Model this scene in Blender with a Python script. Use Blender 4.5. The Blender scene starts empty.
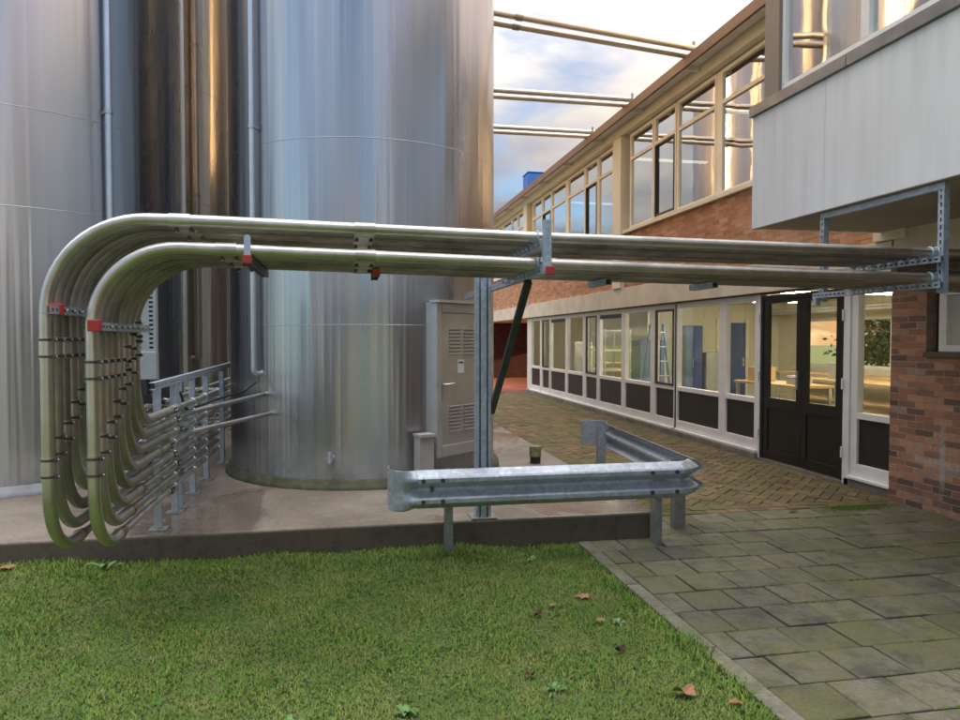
import bpy, bmesh, math, random
import numpy as np
from mathutils import Vector, Matrix
random.seed(7); rng = np.random.default_rng(7)
sc = bpy.context.scene
COL = sc.collection
R = math.radians
WL = {}                                   # world location of every linked object

# ------------------------------------------------------------------ materials
MATS = {}
class NT:
    def __init__(s, name):
        s.m = bpy.data.materials.new(name); s.m.use_nodes = True
        s.t = s.m.node_tree; s.n = s.t.nodes; s.l = s.t.links
        s.b = s.n['Principled BSDF']; s.out = s.n['Material Output']
        MATS[name] = s.m
    def add(s, typ, **kw):
        nd = s.n.new(typ)
        for k, v in kw.items():
            if k.startswith('i_'):
                nd.inputs[k[2:].replace('_', ' ')].default_value = v
            else: setattr(nd, k, v)
        return nd
    def link(s, a, b): s.l.new(a, b)
    def coords(s, scale=(1, 1, 1), kind='Object'):
        tc = s.add('ShaderNodeTexCoord'); mp = s.add('ShaderNodeMapping')
        mp.inputs['Scale'].default_value = scale
        s.link(tc.outputs[kind], mp.inputs['Vector']); return mp.outputs['Vector']
    def noise(s, vec, scale, detail=4, rough=.55, dist=0):
        nz = s.add('ShaderNodeTexNoise'); nz.inputs['Scale'].default_value = scale
        nz.inputs['Detail'].default_value = detail; nz.inputs['Roughness'].default_value = rough
        nz.inputs['Distortion'].default_value = dist
        s.link(vec, nz.inputs['Vector']); return nz.outputs['Fac']
    def ramp(s, fac, stops):
        r = s.add('ShaderNodeValToRGB'); e = r.color_ramp.elements
        while len(e) < len(stops): e.new(.5)
        for q, (p, c) in zip(e, stops):
            q.position = p
            q.color = (c, c, c, 1) if isinstance(c, (int, float)) else tuple(c) + (1,)
        s.link(fac, r.inputs['Fac']); return r.outputs['Color']
    def mix(s, fac, a, b, mode='MIX'):
        m = s.add('ShaderNodeMix', data_type='RGBA', blend_type=mode)
        for sock, v in ((m.inputs['Factor'], fac), (m.inputs['A'], a), (m.inputs['B'], b)):
            if isinstance(v, (int, float)): sock.default_value = v
            elif isinstance(v, tuple): sock.default_value = v + (1,) if len(v) == 3 else v
            else: s.link(v, sock)
        return m.outputs['Result']
    def math(s, op, a, b=None):
        m = s.add('ShaderNodeMath', operation=op)
        for sock, v in zip(m.inputs, (a, b)):
            if v is None: continue
            if isinstance(v, (int, float)): sock.default_value = v
            else: s.link(v, sock)
        return m.outputs[0]
    def bump(s, h, strength=.3, dist=.01, normal=None):
        b = s.add('ShaderNodeBump'); b.inputs['Strength'].default_value = strength
        b.inputs['Distance'].default_value = dist; s.link(h, b.inputs['Height'])
        if normal is not None: s.link(normal, b.inputs['Normal'])
        s.link(b.outputs['Normal'], s.b.inputs['Normal']); return b.outputs['Normal']
    def set(s, **kw):
        for k, v in kw.items():
            sock = s.b.inputs[k.replace('_', ' ')]
            if isinstance(v, (int, float)): sock.default_value = v
            elif isinstance(v, tuple): sock.default_value = v + (1,) if len(v) == 3 else v
            else: s.link(v, sock)
        return s
    def sep(s, vec):
        x = s.add('ShaderNodeSeparateXYZ'); s.link(vec, x.inputs[0]); return x.outputs

def simple(name, col, rough=.6, metal=0., var=.12, scale=6., bump=.0, bscale=40., dirt=None):
    t = NT(name); v = t.coords()
    n = t.noise(v, scale, 5)
    lo = tuple(c * (1 - var) for c in col); hi = tuple(min(1, c * (1 + var)) for c in col)
    c = t.ramp(n, [(.3, lo), (.7, hi)])
    if dirt:
        n2 = t.noise(v, scale * .6, 6, .7)
        c = t.mix(t.ramp(n2, [(.5, 0.), (.72, dirt[1])]), c, dirt[0])
    t.set(Base_Color=c, Roughness=rough, Metallic=metal)
    if bump: t.bump(t.noise(v, bscale, 4), bump, .01)
    return t.m

# brushed stainless sheet, circumferential grain, vertical panel buckles
def tank_steel(name, seam, tint=(.455, .465, .49)):
    t = NT(name); tc = t.add('ShaderNodeTexCoord'); o = tc.outputs['Object']
    def mp(sx, sy, sz):
        m = t.add('ShaderNodeMapping'); m.inputs['Scale'].default_value = (sx, sy, sz)
        t.link(o, m.inputs['Vector']); return m.outputs['Vector']
    z = t.sep(o)[2]
    wide = t.noise(mp(1.7, 1.7, .10), 1.0, 2, .5)
    mid = t.noise(mp(5.5, 5.5, .14), 1.0, 2, .5, .2)
    fine = t.noise(mp(13, 13, .20), 1.0, 1, .5, .35)
    below = t.add('ShaderNodeMapRange'); below.inputs['From Min'].default_value = seam + .02
    below.inputs['From Max'].default_value = seam - .5
    t.link(z, below.inputs['Value'])
    amt = t.math('ADD', t.math('MULTIPLY', below.outputs[0], .85), .15)
    h = t.math('ADD', t.math('MULTIPLY', mid, .9), t.math('MULTIPLY', t.math('MULTIPLY', fine, amt), .75))
    h = t.math('ADD', h, t.math('MULTIPLY', wide, 2.6))
    hb = t.noise(mp(1.5, 1.5, 34), 1.0, 3, .6)              # rolled horizontal grain
    b1 = t.add('ShaderNodeBump'); b1.inputs['Strength'].default_value = 1.0; b1.inputs['Distance'].default_value = .011
    t.link(h, b1.inputs['Height'])
    b2 = t.add('ShaderNodeBump'); b2.inputs['Strength'].default_value = .02; b2.inputs['Distance'].default_value = .004
    t.link(hb, b2.inputs['Height']); t.link(b1.outputs['Normal'], b2.inputs['Normal'])
    t.link(b2.outputs['Normal'], t.b.inputs['Normal'])
    stain = t.noise(mp(9, 9, .2), 1.0, 2, .5)
    c = t.mix(t.ramp(stain, [(.45, 0.), (.8, .35)]), tint, (.36, .34, .32))
    streak = t.noise(mp(24, 24, .12), 1.0, 1, .5, .3)            # thin paler vertical lines on the sheet
    c = t.mix(t.ramp(streak, [(.60, 0.), (.74, .22)]), c, (.70, .67, .62))
    # green algae towards the foot
    foot = t.add('ShaderNodeMapRange'); foot.inputs['From Min'].default_value = .62; foot.inputs['From Max'].default_value = .24
    t.link(z, foot.inputs['Value'])
    alg = t.math('MULTIPLY', foot.outputs[0], t.ramp(t.noise(mp(4, 4, 2), 1.0, 5, .7), [(.38, 0.), (.62, 1.)]))
    c = t.mix(t.math('MULTIPLY', alg, .8), c, (.07, .075, .03))
    rg = t.ramp(t.noise(mp(3, 3, .5), 1.0, 4), [(.3, .25), (.7, .34)])
    rg = t.math('ADD', rg, t.math('MULTIPLY', alg, .4))
    t.set(Base_Color=c, Metallic=t.math('SUBTRACT', 1.0, t.math('MULTIPLY', alg, .8)), Roughness=rg, Anisotropic=.62, Anisotropic_Rotation=.25)
    tg = t.add('ShaderNodeTangent'); tg.direction_type = 'RADIAL'; tg.axis = 'Z'
    t.link(tg.outputs[0], t.b.inputs['Tangent'])
    return t.m

M_TANK = tank_steel('brushed_steel_sheet', 3.42)
M_TANK_L = tank_steel('brushed_steel_sheet_wide', 2.75, (.50, .505, .52))  # tint lifted to brighten the dark side towards the gap
M_TANK_B = tank_steel('brushed_steel_sheet_gap_lit', 3.62, (.70, .65, .58))  # pale warm tint paints in the light reflected into the gap
M_SEAM = simple('weld_seam', (.40, .41, .44), .45, 1., .3, 3)
M_FOOT = simple('tank_foot', (.075, .08, .045), .8, 0, .4, 9, .5, 30, ((.05, .06, .025), .9))
M_FOOTG = simple('grey_tank_foot', (.26, .27, .28), .7, 0, .25, 6, .3, 30)
M_CONDUIT = simple('conduit_metal', (.62, .67, .74), .38, .85, .06, 5)
M_CONDUIT_W = simple('conduit_warm', (.70, .66, .60), .35, .85, .06, 5)

def pipe_steel(name, lo, hi, g0, g1, gm):
    t = NT(name); v = t.coords()
    n = t.noise(v, 5, 5, .6); n2 = t.noise(t.coords((1, 1, 1)), 60, 3)
    c = t.ramp(n, [(.3, lo), (.7, hi)])
    gr = t.ramp(t.noise(v, 2.3, 6, .7), [(g0, 0.), (g1, gm)])
    c = t.mix(gr, c, (.105, .095, .068))
    oi = t.add('ShaderNodeObjectInfo'); c = t.mix(1., c, t.ramp(oi.outputs['Random'], [(0, .72), (1, 1.15)]), 'MULTIPLY')
    t.set(Base_Color=c, Metallic=t.math('SUBTRACT', 1., t.math('MULTIPLY', gr, .8)), Roughness=t.math('ADD', t.ramp(n, [(.3, .28), (.7, .42)]), t.math('MULTIPLY', gr, .25)))
    t.bump(t.noise(v, 14, 2), .03, .002); return t.m
M_PIPE = pipe_steel('pipe_steel', (.46, .44, .395), (.64, .62, .575),   .54, .76, .35)
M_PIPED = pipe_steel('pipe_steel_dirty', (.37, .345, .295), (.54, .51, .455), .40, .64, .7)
M_CLAMP = simple('clamp_dark', (.10, .095, .085), .5, .7, .3, 20)
M_BOLT = simple('bolt_zinc', (.55, .55, .55), .35, .9, .1, 30)
def galv(name, col, rough=.5):
    t = NT(name); v = t.coords()
    vo = t.add('ShaderNodeTexVoronoi'); vo.inputs['Scale'].default_value = 34
    t.link(v, vo.inputs['Vector'])
    c = t.ramp(vo.outputs['Color'], [(.2, tuple(x * .85 for x in col)), (.8, tuple(min(1, x * 1.11) for x in col))])
    c = t.mix(t.ramp(t.noise(v, 3.5, 6, .7), [(.48, 0.), (.72, .45)]), c, tuple(x * .55 for x in col))
    t.set(Base_Color=c, Metallic=.55, Roughness=t.ramp(t.noise(v, 14, 4), [(.3, rough - .1), (.7, rough + .12)]))
    t.bump(t.noise(v, 25, 4), .12, .004); return t.m
M_GALV = galv('galvanised_beam', (.46, .51, .57))
M_STRUT = galv('galvanised_strut', (.42, .49, .58))
M_POST = galv('galvanised_post', (.30, .30, .29), .6)
M_BRACE = simple('dark_green_brace', (.03, .045, .04), .55, .1, .3, 8)
M_COPPER = simple('union_brass', (.30, .20, .12), .45, .8, .3, 25)
M_RED = simple('red_cap', (.36, .03, .022), .4, 0, .08, 20)
M_HOLE = simple('slot_shade_dark_metal', (.03, .03, .03), .9, 0, .1, 8)  # near-black for shade behind slots and for the dark spreader bar
M_TRAY = simple('tray_metal', (.38, .41, .44), .5, .5, .08, 10)

M_CONC = None
def concrete_pad():
    t = NT('concrete_pad'); v = t.coords()
    n = t.noise(v, 1.3, 7, .62); f = t.noise(v, 55, 4)
    c = t.ramp(n, [(.28, (.135, .106, .08)), (.5, (.205, .168, .13)), (.72, (.285, .245, .20))])
    c = t.mix(t.ramp(t.noise(v, 3.1, 6, .7, .5), [(.55, 0.), (.75, .7)]), c, (.13, .11, .08))
    c = t.mix(.4, c, t.ramp(t.noise(v, 30, 8, .75), [(.3, .2), (.7, .85)]), 'OVERLAY')
    c = t.mix(t.ramp(t.noise(v, 90, 2), [(.66, 0.), (.72, .5)]), c, (.09, .08, .06))
    vz = t.sep(v)[2]
    side = t.add('ShaderNodeMapRange'); side.inputs['From Min'].default_value = .2; side.inputs['From Max'].default_value = .185
    t.link(vz, side.inputs['Value'])
    moss = t.ramp(t.noise(v, 5, 9, .78), [(.3, (.05, .04, .028)), (.5, (.11, .088, .062)), (.62, (.075, .06, .042)), (.75, (.07, .08, .028))])
    c = t.mix(side.outputs[0], c, moss)
    wet = t.ramp(t.noise(t.coords((1, .55, 1)), .9, 4, .5, .6), [(.50, 0.), (.58, 1.)])
    wet = t.math('MULTIPLY', wet, t.math('SUBTRACT', 1., side.outputs[0]))
    c = t.mix(t.math('MULTIPLY', wet, .45), c, (.12, .10, .08))
    t.set(Base_Color=c, Roughness=t.math('SUBTRACT', .75, t.math('MULTIPLY', wet, .63)))
    t.bump(t.math('MULTIPLY', f, t.math('SUBTRACT', 1., wet)), .35, .004); return t.m
M_PAD = concrete_pad()

def island_mat(name, stops, moss=None, bump=.5, rough=.85, grime=None, mossscale=1.6, mossrange=(.46, .66)):
    t = NT(name); v = t.coords(); g = t.add('ShaderNodeNewGeometry')
    c = t.ramp(g.outputs['Random Per Island'], stops)
    n = t.noise(v, 32, 6, .65)
    c = t.mix(.55, c, t.ramp(n, [(.25, .25), (.75, .85)]), 'OVERLAY')
    if grime:
        c = t.mix(t.ramp(t.noise(v, 4.6, 9, .74), [(.47, 0.), (.61, grime[1])]), c, grime[0])
    if moss:
        m = t.ramp(t.noise(v, mossscale, 7, .68, .3), [(mossrange[0], 0.), (mossrange[1], moss[1])])
        m = t.math('MULTIPLY', m, t.ramp(t.noise(v, 21, 5, .7), [(.3, .35), (.6, 1.)]))
        c = t.mix(m, c, moss[0])
    sp = t.noise(v, 140, 3, .7)
    c = t.mix(.45, c, t.ramp(sp, [(.3, .22), (.7, .82)]), 'OVERLAY')
    t.set(Base_Color=c, Roughness=rough); t.bump(t.math('ADD', n, t.math('MULTIPLY', sp, .5)), bump, .006); return t.m
M_PAVER = island_mat('grey_paver', [(0, (.08, .076, .056)), (.35, (.11, .104, .075)), (.75, (.132, .124, .089)), (1, (.162, .152, .112))],
                     ((.108, .112, .030), .85), .8, .75, ((.030, .028, .021), .72), 1.7, (.42, .60))
M_CLINKER = island_mat('red_clinker', [(0, (.085, .05, .028)), (.5, (.155, .092, .05)), (1, (.22, .135, .075))],
                       ((.095, .105, .020), .9), .6, .85, ((.05, .038, .022), .6), 1.2, (.40, .60))
M_REDFLOOR = island_mat('red_floor', [(0, (.16, .045, .03)), (1, (.25, .075, .05))], None, .4)
M_KERB = island_mat('kerb_stone', [(0, (.12, .112, .085)), (1, (.19, .178, .135))], ((.09, .10, .03), .7), .5, .85, ((.06, .055, .045), .6), 3., (.42, .66))
def soil():
    t = NT('lawn_soil'); v = t.coords()
    n = t.noise(v, 6, 8, .7)
    c = t.ramp(n, [(.3, (.05, .075, .018)), (.5, (.085, .125, .028)), (.72, (.15, .135, .06))])
    t.set(Base_Color=c, Roughness=.95); t.bump(t.noise(v, 40, 6), .9, .02); return t.m
M_SOIL = soil()
def joint():
    t = NT('joint_sand'); v = t.coords()
    c = t.ramp(t.noise(v, 5, 7, .7), [(.3, (.014, .013, .009)), (.55, (.03, .028, .016)), (.75, (.035, .045, .012))])
    t.set(Base_Color=c, Roughness=.95); t.bump(t.noise(v, 60, 4), .6, .006); return t.m
M_JOINT = joint()
def grass_mat():
    t = NT('grass_blade'); v = t.coords(); g = t.add('ShaderNodeNewGeometry')
    c = t.ramp(g.outputs['Random Per Island'], [(0, (.095, .21, .030)), (.45, (.155, .285, .042)), (.78, (.215, .33, .055)), (.92, (.32, .32, .10)), (1, (.42, .31, .14))])
    patch = t.noise(v, 2.6, 6, .66, .3)
    c = t.mix(t.ramp(patch, [(.50, 0.), (.68, .5)]), c, (.33, .26, .10))
    patch2 = t.noise(t.coords((1.3, 1.3, 1)), 1.4, 5, .6)
    c = t.mix(t.ramp(patch2, [(.48, 0.), (.62, .7)]), c, (.10, .20, .03))
    t.set(Base_Color=c, Roughness=.6, Specular_IOR_Level=.2)
    va = t.add('ShaderNodeVectorMath', operation='ADD'); t.link(g.outputs['Normal'], va.inputs[0]); va.inputs[1].default_value = (0, 0, 1.6)
    vn = t.add('ShaderNodeVectorMath', operation='NORMALIZE'); t.link(va.outputs[0], vn.inputs[0]); t.link(vn.outputs[0], t.b.inputs['Normal'])
    tr = t.add('ShaderNodeBsdfTranslucent'); t.link(c, tr.inputs['Color'])
    mx = t.add('ShaderNodeMixShader'); mx.inputs[0].default_value = .3
    t.link(t.b.outputs[0], mx.inputs[1]); t.link(tr.outputs[0], mx.inputs[2]); t.link(mx.outputs[0], t.out.inputs[0])
    return t.m
M_GRASS = grass_mat()
M_WEED = island_mat('weed_leaf', [(0, (.06, .14, .03)), (1, (.10, .21, .05))], None, .2, .5)
M_WEEDPALE = island_mat('weed_leaf_pale', [(0, (.11, .21, .06)), (1, (.15, .27, .08))], None, .2, .5)
M_DEADLEAF = island_mat('dead_leaf', [(0, (.20, .085, .035)), (1, (.33, .17, .085))], None, .4, .7)
M_DARKLEAF = island_mat('dark_dead_leaf', [(0, (.05, .025, .015)), (1, (.10, .05, .03))], None, .4, .7)

def brick(name, stops, mortar, bw=.215, bh=.0625, axis='X', msize=.0055, stain=False, bias=0.):
    """brick courses; axis is the wall normal"""
    t = NT(name); tc = t.add('ShaderNodeTexCoord'); s = t.sep(tc.outputs['Object'])
    cb = t.add('ShaderNodeCombineXYZ')
    t.link(s[1] if axis == 'X' else s[0], cb.inputs[0]); t.link(s[2], cb.inputs[1])
    bt = t.add('ShaderNodeTexBrick'); t.link(cb.outputs[0], bt.inputs['Vector'])
    bt.inputs['Scale'].default_value = 1; bt.inputs['Brick Width'].default_value = bw
    bt.inputs['Row Height'].default_value = bh; bt.inputs['Mortar Size'].default_value = msize
    bt.inputs['Mortar Smooth'].default_value = .25; bt.inputs['Bias'].default_value = 0
    bt.inputs['Color1'].default_value = (0, 0, 0, 1); bt.inputs['Color2'].default_value = (1, 1, 1, 1)
    bt.inputs['Mortar'].default_value = (.5, .5, .5, 1)
    c = t.ramp(bt.outputs['Color'], stops)
    n = t.noise(tc.outputs['Object'], 38, 6, .65)
    c = t.mix(.5, c, t.ramp(n, [(.25, .3), (.75, .8)]), 'OVERLAY')
    big = t.noise(tc.outputs['Object'], 1.1, 5, .6)
    c = t.mix(t.ramp(big, [(.4, 0.), (.7, .35)]), c, tuple(x * .55 for x in stops[1][1]))
    mc = t.mix(t.ramp(t.noise(tc.outputs['Object'], 6, 5), [(.35, 0.), (.7, 1.)]), mortar, tuple(x * .45 for x in mortar))
    c = t.mix(bt.outputs['Fac'], c, mc)
    if stain:      # lime bloom: a vertical run and a crosswise one, and damp moss near the foot
        y, z = s[1], s[2]
        def band(co, c0, w):
            d = t.math('ABSOLUTE', t.math('SUBTRACT', co, c0)); mr = t.add('ShaderNodeMapRange')
            mr.inputs['From Min'].default_value = w; mr.inputs['From Max'].default_value = w * .5
            t.link(d, mr.inputs['Value']); return mr.outputs[0]
        br = t.ramp(t.noise(tc.outputs['Object'], 16, 6, .75), [(.38, 0.), (.6, 1.)])
        a = t.math('MULTIPLY', band(y, 5.55 - 6.3, .04), band(z, .50, .40))
        b = t.math('MULTIPLY', band(z, .455, .05), band(y, 5.52 - 6.3, .45))
        m = t.math('MULTIPLY', t.math('MAXIMUM', a, b), br)
        c = t.mix(t.math('MULTIPLY', m, .75), c, (.45, .42, .39))
        bl = t.ramp(t.noise(tc.outputs['Object'], 4, 6, .7), [(.58, 0.), (.75, .25)])
        c = t.mix(bl, c, (.30, .27, .26))
        lo = t.add('ShaderNodeMapRange'); lo.inputs['From Min'].default_value = .35; lo.inputs['From Max'].default_value = .0
        t.link(z, lo.inputs['Value'])
        c = t.mix(t.math('MULTIPLY', t.math('MULTIPLY', lo.outputs[0], br), .5), c, (.08, .06, .05))
    t.set(Base_Color=c, Roughness=.88)
    hh = t.math('SUBTRACT', t.math('MULTIPLY', n, .35), bt.outputs['Fac'])
    t.bump(hh, .8, .006); return t.m
M_BRICK = brick('orange_brick', [(0, (.38, .155, .07)), (.5, (.52, .24, .115)), (1, (.62, .33, .18))], (.40, .34, .28))
M_BRICKN = brick('red_brick', [(0, (.10, .065, .05)), (.25, (.22, .11, .075)), (.6, (.39, .165, .09)), (.85, (.47, .23, .13)), (1, (.29, .21, .165))], (.36, .31, .26), stain=True)
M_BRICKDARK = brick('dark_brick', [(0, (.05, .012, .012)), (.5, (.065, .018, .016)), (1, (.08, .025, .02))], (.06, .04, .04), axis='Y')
M_CREAM = simple('cream_render', (.66, .59, .48), .8, 0, .10, 2.2, .15, 60, ((.36, .29, .2), .45))
M_CREAMP = simple('cream_paint_gold_lit', (.80, .72, .56), .6, 0, .07, 3, .05, 40)  # cream paint, warmed a little to carry the golden bounce light
M_WHITE = simple('white_paint', (.78, .76, .73), .45, 0, .05, 3, .03, 40, ((.50, .47, .42), .3))
M_FRAMEC = simple('cream_frame_gold_lit', (.84, .76, .61), .45, 0, .05, 3)  # frame cream with some of the golden light put into its colour
def bay_paint():
    t = NT('bay_panel_paint'); v = t.coords((1, 1, 1))
    st = t.noise(t.coords((3, 3, .28)), 2.4, 5, .6)
    c = t.ramp(st, [(.32, (.62, .625, .64)), (.52, (.69, .695, .71)), (.75, (.72, .725, .735))])
    c = t.mix(t.ramp(t.noise(t.coords((9, 9, .5)), 2., 5, .7), [(.60, 0.), (.8, .3)]), c, (.50, .50, .50))
    c = t.mix(t.ramp(t.noise(v, 1.2, 5), [(.45, 0.), (.7, .25)]), c, (.52, .50, .46))
    t.set(Base_Color=c, Roughness=.7); t.bump(t.noise(v, 18, 5), .08, .006); return t.m
M_BAY = bay_paint()
M_BAYG = simple('bay_panel_grey', (.40, .39, .36), .75, 0, .06, 3)
M_FLASH = simple('zinc_flashing', (.20, .205, .215), .5, .4, .18, 5, .1, 30)
M_TAUPE = simple('taupe_post', (.24, .195, .165), .6, 0, .06, 3)
M_SOFFIT = simple('soffit_board', (.42, .37, .29), .85, 0, .1, 1.6, .1, 30, ((.25, .2, .14), .5))
M_GUTTER = simple('brown_gutter', (.22, .135, .085), .6, 0, .12, 4)
M_EAVE = simple('eave_board', (.80, .77, .72), .75, 0, .08, 3)
M_BLACKP = simple('black_panel', (.022, .019, .018), .42, 0, .25, 9, .1, 30)
M_BLACKD = simple('black_door_paint', (.014, .013, .013), .3, 0, .2, 5)
M_GASKET = simple('dark_frame', (.03, .026, .024), .5, 0, .2, 6)
M_PLINTH = simple('plinth_concrete', (.20, .175, .145), .9, 0, .3, 4, .5, 25, ((.06, .065, .03), .8))
M_SILLB = simple('sill_clinker', (.10, .075, .065), .7, 0, .25, 14, .3, 40)
M_ROOF = simple('roof_felt', (.10, .10, .10), .9)
M_ADDED_YARD = simple('added_yard_asphalt', (.055, .056, .06), .85, 0, .15, 3, .4, 60)
M_YWALL = simple('room_wall', (.64, .61, .46), .8, 0, .05, 2)
M_CEIL = simple('room_ceiling', (.62, .58, .40), .85, 0, .06, 2)
M_RFLOOR = simple('room_floor', (.30, .27, .20), .5, 0, .1, 2)
M_BLUE = simple('blue_paint', (.035, .075, .20), .45, 0, .1, 4)
M_BLUEROOF = simple('blue_plastic', (.02, .13, .55), .45, 0, .08, 4)
M_WOOD = simple('bench_wood', (.52, .36, .17), .5, 0, .15, 5)
M_ORANGE = simple('orange_paint', (.55, .17, .04), .5, 0, .1, 4)
M_GREYM = simple('grey_metal', (.42, .42, .40), .5, .3, .1, 5)
M_BOXGREY = simple('cabinet_grey', (.40, .38, .36), .5, .1, .1, 5)
M_STUBG = simple('stub_green', (.20, .20, .10), .8, 0, .3, 18, .4, 40)
M_STUBD = simple('stub_dark', (.03, .025, .02), .8, 0, .3, 18)
M_BLIND = simple('pale_blind', (.55, .49, .45), .7, 0, .05, 4)
M_BARK = simple('bark', (.10, .075, .05), .9, 0, .3, 12, .6, 30)
M_LEAF = island_mat('tree_leaf', [(0, (.045, .085, .02)), (.6, (.075, .12, .03)), (1, (.12, .15, .045))], None, .2, .6)
M_CABLE = simple('black_cable', (.012, .012, .013), .45, 0, .1, 5)
M_PLATE = simple('small_sign_plate', (.62, .62, .58), .5, 0, .05, 8)

def door_steel():
    t = NT('door_steel'); v = t.coords()
    c = t.ramp(t.noise(t.coords((1, 1, .4)), 4, 5), [(.3, (.47, .44, .40)), (.7, (.60, .57, .53))])
    t.set(Base_Color=c, Metallic=.7, Roughness=.4); t.bump(t.noise(v, 8, 4), .05, .01); return t.m
M_DOORST = door_steel()
M_DOORFR = simple('door_frame_metal', (.50, .50, .50), .42, .6, .08, 6)

def glass(name, base, gain, tint=(.92, .93, .9)):
    t = NT(name)
    for nd in (t.b,): t.n.remove(nd)
    tr = t.add('ShaderNodeBsdfTransparent'); tr.inputs[0].default_value = tint + (1,)
    gl = t.add('ShaderNodeBsdfGlossy'); gl.inputs['Roughness'].default_value = .0
    gl.inputs['Color'].default_value = (.95, .95, .95, 1)
    ge = t.add('ShaderNodeNewGeometry'); vd = t.add('ShaderNodeVectorMath', operation='DOT_PRODUCT')
    t.link(ge.outputs['Incoming'], vd.inputs[0]); t.link(ge.outputs['Normal'], vd.inputs[1])
    sch = t.math('POWER', t.math('SUBTRACT', 1., t.math('ABSOLUTE', vd.outputs['Value'])), 5.)
    sch = t.math('ADD', t.math('MULTIPLY', sch, .96), .04)          # Schlick, the same from both sides
    f = t.math('ADD', t.math('MULTIPLY', sch, gain), base)
    cl = t.add('ShaderNodeClamp'); t.link(f, cl.inputs[0])
    n = t.noise(t.coords(), 1.6, 2); b = t.add('ShaderNodeBump'); b.inputs['Strength'].default_value = .25; b.inputs['Distance'].default_value = .006
    t.link(n, b.inputs['Height']); t.link(b.outputs[0], gl.inputs['Normal'])
    mx = t.add('ShaderNodeMixShader'); t.link(cl.outputs[0], mx.inputs[0])
    t.link(tr.outputs[0], mx.inputs[1]); t.link(gl.outputs[0], mx.inputs[2]); t.link(mx.outputs[0], t.out.inputs[0])
    return t.m
M_GLASS = glass('window_glass', .03, 1.6)
M_GLASSU = glass('coated_window_glass', .58, 1.4, (.55, .55, .52))
def emit(name, col, s):
    t = NT(name); t.set(Base_Color=col, Emission_Color=col, Emission_Strength=s); return t.m
M_TUBE = emit('lamp_tube', (1., .93, .72), 32.)
M_TUBEU = emit('office_lamp', (1., .95, .82), 1.2)

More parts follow.
